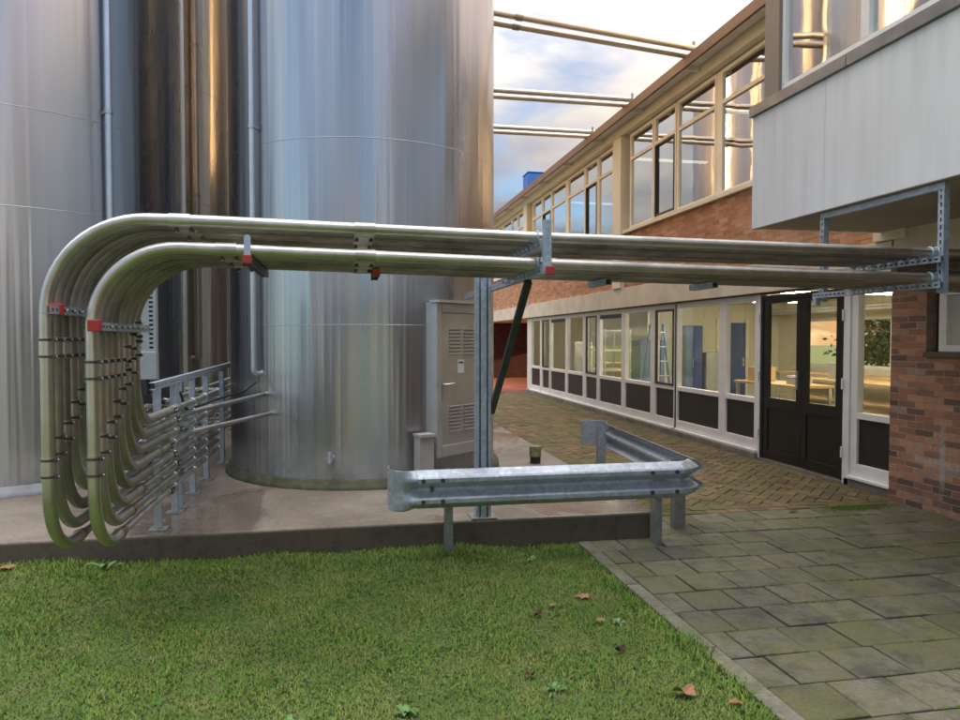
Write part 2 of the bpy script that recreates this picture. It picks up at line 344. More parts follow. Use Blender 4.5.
# ------------------------------------------------------------------ mesh building
class MB:
    def __init__(s): s.v = []; s.f = []; s.sm = []
    def _add(s, vs, fs, smooth=False):
        o = len(s.v); s.v += [tuple(p) for p in vs]
        s.f += [tuple(i + o for i in f) for f in fs]; s.sm += [smooth] * len(fs)
        return s
    def hexa(s, p):
        return s._add(p, [(0, 3, 2, 1), (4, 5, 6, 7), (0, 1, 5, 4), (1, 2, 6, 5), (2, 3, 7, 6), (3, 0, 4, 7)])
    def box(s, x0, x1, y0, y1, z0, z1):
        x0, x1 = sorted((x0, x1)); y0, y1 = sorted((y0, y1)); z0, z1 = sorted((z0, z1))
        return s.hexa([(x0, y0, z0), (x1, y0, z0), (x1, y1, z0), (x0, y1, z0), (x0, y0, z1), (x1, y0, z1), (x1, y1, z1), (x0, y1, z1)])
    def bar(s, a, b, w, h, up=(0, 0, 1)):
        a, b = Vector(a), Vector(b); d = (b - a).normalized(); u = Vector(up)
        r = d.cross(u)
        if r.length < 1e-4: r = d.cross(Vector((1, 0, 0)))
        r.normalize(); u = r.cross(d); r = r * w / 2; u = u * h / 2
        return s.hexa([a - r - u, a + r - u, a + r + u, a - r + u, b - r - u, b + r - u, b + r + u, b - r + u])
    def obox(s, c, ax, ay, az, hx, hy, hz):
        c = Vector(c); X = Vector(ax) * hx; Y = Vector(ay) * hy; Z = Vector(az) * hz
        return s.hexa([c - X - Y - Z, c + X - Y - Z, c + X + Y - Z, c - X + Y - Z, c - X - Y + Z, c + X - Y + Z, c + X + Y + Z, c - X + Y + Z])
    def tube(s, path, r, seg=14, caps=True, smooth=True, r2=None):
        P = [Vector(p) for p in path]; n = len(P); rings = []
        t0 = (P[1] - P[0]).normalized(); ref = Vector((0, 0, 1)) if abs(t0.z) < .9 else Vector((1, 0, 0))
        u = t0.cross(ref).normalized()
        for i in range(n):
            t = (P[min(i + 1, n - 1)] - P[max(i - 1, 0)]).normalized()
            u = (u - t * u.dot(t)).normalized(); w = t.cross(u)
            rr = r if r2 is None else r + (r2 - r) * i / (n - 1)
            rings.append([P[i] + (u * math.cos(a) + w * math.sin(a)) * rr for a in [2 * math.pi * k / seg for k in range(seg)]])
        vs = [p for rg in rings for p in rg]; fs = []
        for i in range(n - 1):
            for k in range(seg):
                k2 = (k + 1) % seg
                fs.append((i * seg + k, i * seg + k2, (i + 1) * seg + k2, (i + 1) * seg + k))
        s._add(vs, fs, smooth)
        if caps:
            s._add(rings[0], [tuple(reversed(range(seg)))]); s._add(rings[-1], [tuple(range(seg))])
        return s
    def lathe(s, cx, cy, prof, seg=64, smooth=True, a0=0, a1=2 * math.pi):
        full = abs(a1 - a0 - 2 * math.pi) < 1e-6; m = seg if full else seg + 1
        vs = []
        for r, z in prof:
            for k in range(m):
                a = a0 + (a1 - a0) * k / seg; vs.append((cx + r * math.cos(a), cy + r * math.sin(a), z))
        fs = []
        for i in range(len(prof) - 1):
            for k in range(seg):
                k2 = (k + 1) % m; fs.append((i * m + k, i * m + k2, (i + 1) * m + k2, (i + 1) * m + k))
        return s._add(vs, fs, smooth)
    def sweep(s, frames, prof, thick):
        """frames: list of (origin, out, up); prof: list of (out, up) pairs: a sheet of the given thickness"""
        m = len(prof); nr = []
        for i in range(m):
            a = prof[max(i - 1, 0)]; b = prof[min(i + 1, m - 1)]
            dx, dz = b[0] - a[0], b[1] - a[1]; L = math.hypot(dx, dz); nr.append((-dz / L * -1, dx / L * -1))
        loop = list(prof) + [(prof[i][0] - nr[i][0] * thick, prof[i][1] - nr[i][1] * thick) for i in reversed(range(m))]
        vs = []; k = len(loop)
        for o, out, up, *sc_ in frames:
            o, out, up = Vector(o), Vector(out), Vector(up); so = sc_[0] if sc_ else 1.; su = sc_[1] if len(sc_) > 1 else 1.
            vs += [o + out * p[0] * so + up * p[1] * su for p in loop]
        fs = []
        for i in range(len(frames) - 1):
            for j in range(k):
                j2 = (j + 1) % k; fs.append((i * k + j, i * k + j2, (i + 1) * k + j2, (i + 1) * k + j))
        for base in (0, (len(frames) - 1) * k):
            for j in range(m - 1): fs.append((base + j, base + j + 1, base + k - 2 - j, base + k - 1 - j))
        return s._add(vs, fs, False)
    def build(s, name, mat, parent=None, loc=None, bevel=0., auto=None):
        if parent is not None: base = Vector(WL[parent.name]); off = Vector((0, 0, 0))
        else: base = Vector(loc) if loc is not None else Vector((0, 0, 0)); off = base
        me = bpy.data.meshes.new(name)
        me.from_pydata([(p[0] - base.x, p[1] - base.y, p[2] - base.z) for p in s.v], [], s.f)
        me.polygons.foreach_set('use_smooth', s.sm); me.materials.append(mat); me.update()
        bm = bmesh.new(); bm.from_mesh(me); bmesh.ops.recalc_face_normals(bm, faces=bm.faces); bm.to_mesh(me); bm.free()
        o = bpy.data.objects.new(name, me); COL.objects.link(o)
        if parent is not None: o.parent = parent
        o.location = off; WL[o.name] = tuple(base)
        if bevel:
            b = o.modifiers.new('bevel', 'BEVEL'); b.width = bevel; b.segments = 2; b.limit_method = 'ANGLE'
        return o
def tag(o, label=None, cat=None, group=None, kind=None):
    for k, v in (('label', label), ('category', cat), ('group', group), ('kind', kind)):
        if v: o[k] = v
    return o
def thing(name, loc, label, cat, group=None):
    o = bpy.data.objects.new(name, None); COL.objects.link(o); o.location = loc; o.empty_display_size = .1
    WL[o.name] = tuple(loc); return tag(o, label, cat, group)
def struct(o): o['kind'] = 'structure'; return o
def fillet(pts, rad, n=10):
    P = [Vector(p) for p in pts]; out = [P[0]]
    for i in range(1, len(P) - 1):
        a, b, c = P[i - 1], P[i], P[i + 1]; r = rad[i - 1] if isinstance(rad, (list, tuple)) else rad
        u = (a - b).normalized(); w = (c - b).normalized(); ang = u.angle(w)
        if r <= 0 or math.pi - ang < .01: out.append(b); continue
        d = min(r / math.tan(ang / 2), (a - b).length * .95, (c - b).length * .95); r = d * math.tan(ang / 2)
        bis = (u + w).normalized(); ctr = b + bis * (r / math.sin(ang / 2))
        s_ = (b + u * d) - ctr; e_ = (b + w * d) - ctr; tot = s_.angle(e_)
        for k in range(n + 1):
            t = k / n
            out.append(ctr + (s_ * math.sin((1 - t) * tot) + e_ * math.sin(t * tot)) / math.sin(tot))
    out.append(P[-1]); return out

# ------------------------------------------------------------------ camera, sun, sky
cam_d = bpy.data.cameras.new('camera'); cam = bpy.data.objects.new('camera', cam_d); COL.objects.link(cam)
yaw, pit = R(10.8), R(1.75)
fw = Vector((math.sin(yaw) * math.cos(pit), math.cos(yaw) * math.cos(pit), -math.sin(pit)))
cam.location = (0, 0, 1.6); cam.rotation_euler = fw.to_track_quat('-Z', 'Y').to_euler()
cam_d.sensor_width = 36; cam_d.lens = 27; cam_d.clip_end = 600; cam_d.clip_start = .05
sc.camera = cam
SUN_EL, SUN_AZ = R(13), R(98)            # azimuth from +Y towards +X
sdir = Vector((math.sin(SUN_AZ) * math.cos(SUN_EL), math.cos(SUN_AZ) * math.cos(SUN_EL), math.sin(SUN_EL)))
sl = bpy.data.lights.new('sun', 'SUN'); sl.energy = 5.0; sl.angle = R(.6); sl.color = (1., .60, .24)
so = bpy.data.objects.new('sun', sl); COL.objects.link(so); so.rotation_euler = sdir.to_track_quat('Z', 'Y').to_euler()
so.location = (0, 0, 30)
w = bpy.data.worlds.new('World'); sc.world = w; w.use_nodes = True
nt = w.node_tree; N = nt.nodes; L = nt.links; bg = N['Background']
sky = N.new('ShaderNodeTexSky'); sky.sky_type = 'NISHITA'; sky.sun_disc = False
sky.sun_elevation = SUN_EL; sky.sun_rotation = SUN_AZ; sky.air_density = 1.0; sky.dust_density = .4; sky.ozone_density = 3.5
tc = N.new('ShaderNodeTexCoord'); sx = N.new('ShaderNodeSeparateXYZ'); L.new(tc.outputs['Generated'], sx.inputs[0])
def wm(op, a, b=None):
    m = N.new('ShaderNodeMath'); m.operation = op
    for s_, v in zip(m.inputs, (a, b)):
        if v is None: continue
        if isinstance(v, (int, float)): s_.default_value = v
        else: L.new(v, s_)
    return m.outputs[0]
den = wm('ADD', wm('MAXIMUM', sx.outputs[2], 0.), .22)
cb = N.new('ShaderNodeCombineXYZ'); L.new(wm('DIVIDE', sx.outputs[0], den), cb.inputs[0]); L.new(wm('DIVIDE', sx.outputs[1], den), cb.inputs[1])
nz = N.new('ShaderNodeTexNoise'); nz.inputs['Scale'].default_value = 1.7; nz.inputs['Detail'].default_value = 8; nz.inputs['Roughness'].default_value = .55; nz.inputs['Distortion'].default_value = .4
L.new(cb.outputs[0], nz.inputs['Vector'])
nz2 = N.new('ShaderNodeTexNoise'); nz2.inputs['Scale'].default_value = 3.1; nz2.inputs['Detail'].default_value = 7
L.new(cb.outputs[0], nz2.inputs['Vector'])
rp = N.new('ShaderNodeValToRGB'); rp.color_ramp.elements[0].position = .38; rp.color_ramp.elements[1].position = .56
L.new(nz.outputs['Fac'], rp.inputs['Fac'])
cc = N.new('ShaderNodeValToRGB'); cc.color_ramp.elements[0].position = .35; cc.color_ramp.elements[1].position = .65
cc.color_ramp.elements[0].color = (2.9, 3.0, 3.35, 1); cc.color_ramp.elements[1].color = (4.7, 4.4, 4.05, 1)
L.new(nz2.outputs['Fac'], cc.inputs['Fac'])
mixs = N.new('ShaderNodeMix'); mixs.data_type = 'RGBA'
up_ = wm('MAXIMUM', sx.outputs[2], 0.)
grad = wm('ADD', .20, wm('ADD', wm('MULTIPLY', up_, .40), wm('MULTIPLY', wm('MULTIPLY', up_, up_), 5.0)))                      # an overcast sky is brightest overhead
cover = wm('ADD', rp.outputs['Color'], wm('ADD', wm('ADD', wm('MULTIPLY', wm('MINIMUM', sx.outputs[1], 0.), .85), wm('MULTIPLY', wm('MAXIMUM', sx.outputs[1], 0.), .26)), wm('MULTIPLY', up_, .35)))
cl_ = N.new('ShaderNodeClamp'); L.new(cover, cl_.inputs[0])
vm = N.new('ShaderNodeVectorMath'); vm.operation = 'SCALE'; L.new(cc.outputs['Color'], vm.inputs[0]); L.new(grad, vm.inputs['Scale'])
L.new(cl_.outputs[0], mixs.inputs['Factor']); L.new(sky.outputs[0], mixs.inputs['A']); L.new(vm.outputs[0], mixs.inputs['B'])
# warm evening glow low in the sky round the sun
dt = wm('ADD', wm('MULTIPLY', sx.outputs[0], math.sin(SUN_AZ)), wm('MULTIPLY', sx.outputs[1], math.cos(SUN_AZ)))
gl_ = wm('MULTIPLY', wm('MULTIPLY', wm('POWER', wm('MAXIMUM', dt, 0.), 1.5), 1.0), wm('POWER', wm('SUBTRACT', 1., up_), 2.))
gm = N.new('ShaderNodeMix'); gm.data_type = 'RGBA'; gm.blend_type = 'MIX'; gm.inputs['B'].default_value = (8.6, 4.1, .85, 1)
L.new(gl_, gm.inputs['Factor']); L.new(mixs.outputs['Result'], gm.inputs['A'])
L.new(gm.outputs['Result'], bg.inputs['Color']); bg.inputs['Strength'].default_value = .14
sc.view_settings.view_transform = 'Standard'; sc.view_settings.look = 'None'; sc.view_settings.gamma = 1
sc.view_settings.exposure = 1.03; sc.view_settings.use_curve_mapping = False
sc.render.engine = 'CYCLES'; sc.cycles.use_denoising = True
sc.cycles.max_bounces = 12; sc.cycles.transparent_max_bounces = 12; sc.cycles.glossy_bounces = 10; sc.cycles.diffuse_bounces = 4
sc.cycles.blur_glossy = .5; sc.cycles.sample_clamp_indirect = 6

# ------------------------------------------------------------------ ground
g = MB()
g._add([(-150, -150, -.10), (150, -150, -.10), (150, 150, -.10), (-150, 150, -.10)], [(0, 1, 2, 3)])
struct(g.build('ground', M_SOIL))
# lawn soil with small swells
lx = np.linspace(-7, 1.76, 60); ly = np.linspace(-6, 5.36, 76)
def lawn_z(x, y):
    return .017 * (1.76 - x) - .014 + .012 * math.sin(x * 2.1 + y * 1.3) + .010 * math.sin(x * 4.7 - y * 3.9) + .006 * math.sin(9 * x + 7 * y)
m = MB(); vs = [(x, y, lawn_z(x, y)) for y in ly for x in lx]; nx = len(lx)
m._add(vs, [(j * nx + i, j * nx + i + 1, (j + 1) * nx + i + 1, (j + 1) * nx + i) for j in range(len(ly) - 1) for i in range(nx - 1)], True)
struct(m.build('lawn', M_SOIL))
# concrete pad under the tanks
m = MB(); m.box(-12, 2.44, 5.37, 24, -.1, .21)
o = struct(m.build('concrete_pad', M_PAD, bevel=.012))
# bedding under the paving
m = MB(); m.box(1.79, 5.28, -6, 6.1, -.09, -.012); struct(m.build('paving_bed', M_JOINT))
m = MB(); m.box(2.445, 5.38, 6.104, 21.0, -.09, -.012); struct(m.build('clinker_bed', M_JOINT))
# grey pavers: rows 0.31 deep along Y, joints staggered
def slab(mb, x0, x1, y0, y1, zt, bev, tilt=.003):
    a, b, c, d = [zt + random.uniform(-tilt, tilt) for _ in range(4)]
    e = bev
    vs = [(x0, y0, zt - .05), (x1, y0, zt - .05), (x1, y1, zt - .05), (x0, y1, zt - .05),
          (x0, y0, a - e * .7), (x1, y0, b - e * .7), (x1, y1, c - e * .7), (x0, y1, d - e * .7),
          (x0 + e, y0 + e, a), (x1 - e, y0 + e, b), (x1 - e, y1 - e, c), (x0 + e, y1 - e, d)]
    fs = [(8, 9, 10, 11)]
    for k in range(4):
        k2 = (k + 1) % 4; fs += [(k, k2, 4 + k2, 4 + k), (4 + k, 4 + k2, 8 + k2, 8 + k)]
    mb._add(vs, fs)
m = MB(); gap = .010
row = 0; y = 6.03
while y > -5.5:
    y1 = y; y0 = y - .3085
    xl = 1.895 if y0 < 5.36 else 2.46
    off = [.0, .15, .07, .22, .12][row % 5]
    x = xl; first = True
    while x < 5.28:
        wdt = (.30 - off if off < .2 else .14) if first else .307
        first = False
        x1 = min(x + wdt, 5.283)
        if x1 - x > .05:
            slab(m, x + gap / 2, x1 - gap / 2, y0 + gap / 2, y1 - gap / 2, 0 + random.uniform(-.0035, .003), .006, .003)
        x = x1
    y = y0; row += 1
struct(m.build('stone_paving', M_PAVER))
m = MB(); y = 5.34
while y > -5.5:
    slab(m, 1.795, 1.888, y - .97, y, .006 + random.uniform(-.004, .004), .006, .004); y -= .985
struct(m.build('kerb', M_KERB))
# clinker herringbone
m = MB(); u = .104
def clink(x0, x1, y0, y1):
    x0 = max(x0, 2.45); x1 = min(x1, 5.385)
    if x1 - x0 < .02 or y1 - y0 < .02: return
    slab(m, x0 + .0025, x1 - .0025, y0 + .0025, y1 - .0025, random.uniform(-.004, .003), .005, .002)
for i in range(2):
    for k in range(int(3.0 / .208) + 1):
        xx = 2.45 + k * .208 + i * .104
        clink(xx, xx + .208, 6.04 + i * u, 6.04 + (i + 1) * u)
def clip(poly, rect):
    for ax, lim, sg in ((0, rect[0], 1), (0, rect[1], -1), (1, rect[2], 1), (1, rect[3], -1)):
        out_ = []
        for i in range(len(poly)):
            p, q = poly[i], poly[(i + 1) % len(poly)]; dp, dq = (p[ax] - lim) * sg, (q[ax] - lim) * sg
            if dp >= 0: out_.append(p)
            if dp * dq < 0: f_ = dp / (dp - dq); out_.append((p[0] + (q[0] - p[0]) * f_, p[1] + (q[1] - p[1]) * f_))
        poly = out_
        if len(poly) < 3: return []
    return poly
def stone(poly, zt, bev):
    n_ = len(poly); cx_ = sum(p[0] for p in poly) / n_; cy_ = sum(p[1] for p in poly) / n_
    a_, b_ = random.uniform(-.02, .02), random.uniform(-.02, .02)
    zz = lambda p: zt + (p[0] - cx_) * a_ + (p[1] - cy_) * b_
    vs = [(p[0], p[1], zt - .04) for p in poly] + [(p[0], p[1], zz(p) - bev * .7) for p in poly]
    for p in poly:
        L_ = math.hypot(p[0] - cx_, p[1] - cy_) + 1e-6; k_ = max(0, 1 - bev * 1.3 / L_); q = (cx_ + (p[0] - cx_) * k_, cy_ + (p[1] - cy_) * k_); vs.append((q[0], q[1], zz(q)))
    fs = [tuple(range(2 * n_, 3 * n_))]
    for r_ in (0, 1):
        for i in range(n_): j = (i + 1) % n_; fs.append((r_ * n_ + i, r_ * n_ + j, (r_ + 1) * n_ + j, (r_ + 1) * n_ + i))
    m._add(vs, fs)
cs = math.sqrt(.5)
for cx in range(-10, 150):
    for cy in range(-150, 150):
        k = (cx - cy) % 4
        if k not in (0, 3): continue
        w_, h_ = (2, 1) if k == 0 else (1, 2)
        g_ = .028
        q = [(cx + g_, cy + g_), (cx + w_ - g_, cy + g_), (cx + w_ - g_, cy + h_ - g_), (cx + g_, cy + h_ - g_)]
        q = [((x - y) * u * cs + 2.45, (x + y) * u * cs + 6.25) for x, y in q]
        if max(p[0] for p in q) < 2.45 or min(p[0] for p in q) > 5.385 or max(p[1] for p in q) < 6.25 or min(p[1] for p in q) > 20.98: continue
        q = clip(q, (2.45, 5.385, 6.252, 20.98))
        if q: stone(q, random.uniform(-.004, .003), .005)
struct(m.build('clinker_paving', M_CLINKER))
m = MB()
for i in range(10):
    for k in range(34):
        xx = 1.0 + i * .9; slab(m, xx, xx + .896, 20.99 + k * .25, 21.236 + k * .25, .0, .004, .001)
struct(m.build('passage_floor', M_REDFLOOR))

# ------------------------------------------------------------------ grass
def grass(n, x0, x1, y0, y1, hmin, hmax):
    x = rng.uniform(x0, x1, n); y = rng.uniform(y0, y1, n)
    return x, y, rng.uniform(hmin, hmax, n)
parts = [grass(270000, -3.6, 1.775, 1.5, 5.37, .009, .026), grass(9000, -4.4, 1.775, 5.0, 5.365, .015, .045), grass(3500, 1.68, 1.81, 1.5, 5.36, .02, .045), grass(1500, 1.78, 1.86, 1.5, 5.36, .012, .03), grass(450, .64, .90, 5.10, 5.34, .02, .06), grass(500, 1.5, 1.83, 5.2, 5.36, .02, .05),
         grass(9000, -7, -3.6, 3, 5.36, .02, .04), grass(7000, -2, 1.77, -2, 1.5, .02, .04)]
X = np.concatenate([p[0] for p in parts]); Y = np.concatenate([p[1] for p in parts]); Hh = np.concatenate([p[2] for p in parts])
cl = .5 + .5 * np.sin(X * 7.3 + 1.7 * np.sin(Y * 5.1)) * np.sin(Y * 6.7 + 1.3 * np.sin(X * 4.3))
Hh *= .78 + .45 * cl
keep = rng.random(len(X)) < np.where(X > 1.79, np.where(np.sin(Y * 9.3) + np.sin(Y * 4.1 + 1) > .3, .9, .1), .86 + .14 * cl); X, Y, Hh = X[keep], Y[keep], Hh[keep]; n = len(X)
Z = .017 * (1.76 - X) - .014 + .012 * np.sin(X * 2.1 + Y * 1.3) + .010 * np.sin(X * 4.7 - Y * 3.9) + .006 * np.sin(9 * X + 7 * Y) - .003
az = rng.uniform(0, 2 * np.pi, n); lean = rng.uniform(.2, 1.25, n) * Hh; wd = rng.uniform(.0016, .0034, n)
dx, dy = np.cos(az), np.sin(az); px, py = -dy, dx
V = np.empty((n, 5, 3), np.float32)
V[:, 0] = np.stack([X - px * wd, Y - py * wd, Z], 1); V[:, 1] = np.stack([X + px * wd, Y + py * wd, Z], 1)
mx_, my_, mz_ = X + dx * lean * .4, Y + dy * lean * .4, Z + Hh * .62
V[:, 2] = np.stack([mx_ + px * wd * .8, my_ + py * wd * .8, mz_], 1); V[:, 3] = np.stack([mx_ - px * wd * .8, my_ - py * wd * .8, mz_], 1)
V[:, 4] = np.stack([X + dx * lean, Y + dy * lean, Z + Hh * .92], 1)
me = bpy.data.meshes.new('grass'); me.vertices.add(n * 5); me.vertices.foreach_set('co', V.ravel())
b5 = (np.arange(n) * 5)[:, None]
loops = np.concatenate([b5 + np.array([[0, 1, 2, 3]]), b5 + np.array([[3, 2, 4]])], 1).astype(np.int32)
me.loops.add(n * 7); me.loops.foreach_set('vertex_index', loops.ravel())
me.polygons.add(n * 2)
ls = np.stack([np.arange(n) * 7, np.arange(n) * 7 + 4], 1).ravel().astype(np.int32)
me.polygons.foreach_set('loop_start', ls); me.update(calc_edges=True); me.validate()
me.materials.append(M_GRASS)
go = bpy.data.objects.new('grass', me); COL.objects.link(go); WL['grass'] = (0, 0, 0)
tag(go, 'short mown green grass with yellowed patches in front of the concrete pad', 'grass', kind='stuff')

# clover and broad leaved bits among the blades
m = MB()
for k in range(5200):
    x, y = random.uniform(-3.4, 1.74), random.uniform(1.6, 5.34)
    if math.sin(x * 3.3 + 1.1 * math.sin(y * 2.7)) + math.sin(y * 4.1 - x * 1.9) < .55: continue
    z = .017 * (1.76 - x) - .014 + .012 * math.sin(x * 2.1 + y * 1.3) + .010 * math.sin(x * 4.7 - y * 3.9) + random.uniform(.008, .02)
    a0 = random.uniform(0, 6.28)
    for q in range(3):
        a = a0 + q * 2.09; d = Vector((math.cos(a), math.sin(a), 0)); p = Vector((-d.y, d.x, 0)); b = Vector((x, y, z)); s_ = random.uniform(.005, .0095)
        m._add([b, b + d * s_ * .8 + p * s_ * .6 + Vector((0, 0, .003)), b + d * s_ * 1.3 + Vector((0, 0, .001)), b + d * s_ * .8 - p * s_ * .6 + Vector((0, 0, .003))], [(0, 1, 2, 3)])
tag(m.build('clover', M_WEED), 'small clover leaves spread in patches through the mown lawn', 'clover', kind='stuff')
# weeds and leaves
def leaf_blade(mb, base, az, ln, wd, lift, droop=.0):
    d = Vector((math.cos(az), math.sin(az), 0)); p = Vector((-d.y, d.x, 0)); b = Vector(base); u = Vector((0, 0, 1))
    q = [b, b + d * ln * .35 + u * lift * .7 + p * wd, b + d * ln * .35 + u * (lift * .7 - .002), b + d * ln * .35 + u * lift * .7 - p * wd,
         b + d * ln * .72 + u * lift + p * wd * .85, b + d * ln * .72 + u * (lift - .002), b + d * ln * .72 + u * lift - p * wd * .85, b + d * ln + u * (lift - droop)]
    mb._add(q, [(0, 2, 1), (0, 3, 2), (1, 2, 5, 4), (2, 3, 6, 5), (4, 5, 7), (5, 6, 7)], True)
def weed(x, y, n, ln, wd, mat, label, lift=.03):
    mb = MB(); z = lawn_z(x, y); ln *= .8; wd *= .9
    for k in range(n):
        leaf_blade(mb, (x, y, z), 2 * math.pi * k / n + random.uniform(-.6, .6), ln * random.uniform(.45, 1.2), wd, lift * random.uniform(.6, 1.4), .012)
    o = mb.build('weed', mat, loc=(x, y, z)); return tag(o, label, 'weed', 'weeds in the lawn')
weed(-1.58, 5.20, 6, .13, .022, M_WEEDPALE, 'pale broad leaved dock plant against the dark pad edge under the pipe bends', .05)
weed(.94, 3.12, 11, .085, .010, M_WEED, 'spiky rosette weed near the bottom edge of the lawn, left of the paving')
weed(-.22, 2.98, 9, .07, .013, M_WEED, 'dark leafy rosette weed at the bottom middle of the lawn')
weed(1.32, 4.95, 8, .06, .010, M_WEEDPALE, 'small pale weed near the top right corner of the lawn')
weed(1.50, 3.75, 6, .05, .011, M_WEEDPALE, 'tiny pale weed beside the kerb stone halfway down')
weed(.25, 3.0, 8, .07, .015, M_WEED, 'low broad weed between the two bottom rosettes in the lawn')
def dead_leaf(x, y, s, a, mat, label, curl=.25):
    mb = MB(); z = lawn_z(x, y) + .022 if x < 1.78 else .006; n = 12; ctr = Vector((x, y, z)); vs = [ctr + Vector((0, 0, .1 * s))]
    for k in range(n):
        t = 2 * math.pi * k / n; rr = s * (1.0 if k % 2 == 0 else .68) * random.uniform(.8, 1.1)
        vs.append(ctr + Vector((math.cos(t + a) * rr * 1.15, math.sin(t + a) * rr * .8, curl * s * (random.random() + .4 * math.cos(2 * t)))))
    mb._add(vs, [(0, k + 1, (k + 1) % n + 1) for k in range(n)])
    st = ctr + Vector((math.cos(a) * s, math.sin(a) * s, 0)); mb.tube([ctr, st, st + Vector((math.cos(a + .4) * s * .8, math.sin(a + .4) * s * .8, .01))], .0012, 5)
    return tag(mb.build('fallen_leaf', mat, loc=(x, y, z)), label, 'leaf', 'fallen leaves on the lawn')
dead_leaf(1.474, 2.912, .055, .3, M_DEADLEAF, 'largest curled brown leaf, lowest on the lawn near the kerb', .6)
dead_leaf(1.668, 2.815, .035, 1.2, M_DEADLEAF, 'flat tan leaf at the kerb just right of the largest leaf', .3)
dead_leaf(1.439, 4.173, .045, .1, M_DEADLEAF, 'light orange brown leaf lying highest of the lawn leaves')
dead_leaf(1.198, 4.006, .026, 2., M_DEADLEAF, 'small tan leaf left of the light orange brown leaf')
dead_leaf(1.40, 3.78, .034, .8, M_DEADLEAF, 'reddish torn leaf in the middle right of the lawn', .5)
dead_leaf(1.08, 3.90, .028, 1.6, M_DARKLEAF, 'dark shrivelled leaf between two tan leaves', .8)
dead_leaf(1.376, 3.414, .026, .4, M_DARKLEAF, 'small black brown leaf close to the kerb', .9)
dead_leaf(.86, 3.249, .026, 2.4, M_DARKLEAF, 'dark shrivelled leaf beside the spiky rosette weed', .8)
dead_leaf(-2.18, 5.2, .06, 1., M_DEADLEAF, 'pale brown leaf at the far left of the lawn', .3)
for k, (x, y, s, lb) in enumerate([(4.05, 5.92, .05, 'black leaf lying on the paving by the mossy corner near the doors'), (3.9, 7.0, .03, 'small dark leaf on the brick paving before the black doors')]):
    o = dead_leaf(x, y, s, k * 1.1, M_DARKLEAF, lb, .3)
    o['group'] = 'dark leaves on the paving'
# moss cushion at corner of paving
m = MB()
for k in range(900):
    x = 4.75 + random.gauss(0, .17); y = 5.95 + random.gauss(0, .05)
    if not (4.3 < x < 5.2 and 5.83 < y < 6.12): continue
    a = random.uniform(0, 6.28); h = random.uniform(.008, .02)
    m._add([(x - .004, y, 0), (x + .004, y, 0), (x + math.cos(a) * .01, y + math.sin(a) * .01, h)], [(0, 1, 2)])
for k in range(5200):                     # moss and tiny grass in the slab joints
    x = random.uniform(1.9, 5.2); row_ = random.randint(0, 11); y = 6.03 - .3085 * row_ + random.gauss(0, .004)
    if y > 5.36 or x > 2.5:
        if math.sin(x * 3.1 + row_ * 1.7) + math.sin(x * 7.7 - row_) < .35: continue
        a = random.uniform(0, 6.28); h = random.uniform(.004, .012)
        m._add([(x - .004, y, -.006), (x + .004, y, -.006), (x + math.cos(a) * .008, y + math.sin(a) * .008, h)], [(0, 1, 2)])
tag(m.build('moss', M_GRASS), 'bright green moss growing in the slab joints and the corner by the brick paving', 'moss', kind='stuff')

# ------------------------------------------------------------------ tanks
def tank(cx, cy, rad, seams, H, mat, label, footm=None):
    footm = footm or M_FOOT
    t = thing('storage_tank', (cx, cy, .21), label, 'tank', 'stainless steel storage tanks')
    m = MB(); pr = [(rad, .25), (rad, H)]
    for k in range(1, 7): a = k / 6 * math.pi / 2; pr.append((rad * math.cos(a) + .001, H + .5 * math.sin(a)))
    z0 = .25; body = [(rad, z0)]; zz = z0
    while zz < H - .6: zz += .6; body.append((rad, min(zz, H)))
    m.lathe(cx, cy, body + pr[1:], 192)
    # object coords: keep z as world z for the material
    me_off = m
    o = me_off.build('shell', mat, None, (cx, cy, 0)); o.parent = t; o.location = (0, 0, -.21); WL[o.name] = (cx, cy, 0)
    for z in seams:
        q = MB(); q.lathe(cx, cy, [(rad + .0002, z - .004), (rad + .0015, z - .002), (rad + .0015, z + .002), (rad + .0002, z + .004)], 192)
        q.build('weld_seam', M_SEAM, t)
    q = MB(); q.lathe(cx, cy, [(rad + .002, .30), (rad + .03, .29), (rad + .035, .255), (rad + .06, .25), (rad + .06, .211)], 160)
    q.build('base_ring', footm, t)
    return t
def wallpipe(t, px, py, nx_, ny_, z0, z1, r, mat, collars, foot=True):
    d = Vector((nx_, ny_, 0)).normalized(); p = Vector((px, py, 0)) + d * (r + .03)
    m = MB()
    path = [p + Vector((0, 0, z1)), p + Vector((0, 0, z0 + .06))]
    if foot: path = fillet([p + Vector((0, 0, z1)), p + Vector((0, 0, z0)), p - d * .09 + Vector((0, 0, z0))], .045)
    m.tube(path, r, 16); o = m.build('downpipe', mat, t)
    for z in collars:
        c = MB(); c.tube([p + Vector((0, 0, z - .02)), p + Vector((0, 0, z + .02))], r + .008, 16)
        c.obox(p - d * .03 + Vector((0, 0, z)), d, (-d.y, d.x, 0), (0, 0, 1), .05, .012, .012)
        c.build('collar', M_BOLT, o)
    return o
TC = Vector((.25, 8.09, 0)); TR = 1.42
tm = tank(TC.x, TC.y, TR, [1.72, 3.42, 5.12, 6.8, 8.5, 10.2], 12.5, M_TANK, 'brushed steel tank in the middle with a louvred hatch door on its side')
wallpipe(tm, -.785, 7.118, -.73, -.685, 1.26, 12.3, .027, M_CONDUIT, [3.58, 5.6])
tl = tank(-3.6, 8.62, 1.84, [2.75, 3.62, 5.3, 7., 8.7], 12.5, M_TANK_L, 'wide steel tank at the left edge behind the pipe bends', M_FOOTG)
wallpipe(tl, -2.20, 7.425, .76, -.65, 1.0, 12.3, .030, M_CONDUIT, [3.73, 5.7])
tb = tank(-3.6, 12.55, 1.84, [3.62, 5.3, 7., 8.7], 12.5, M_TANK_B, 'bronze lit steel tank glimpsed in the gap between two nearer tanks')
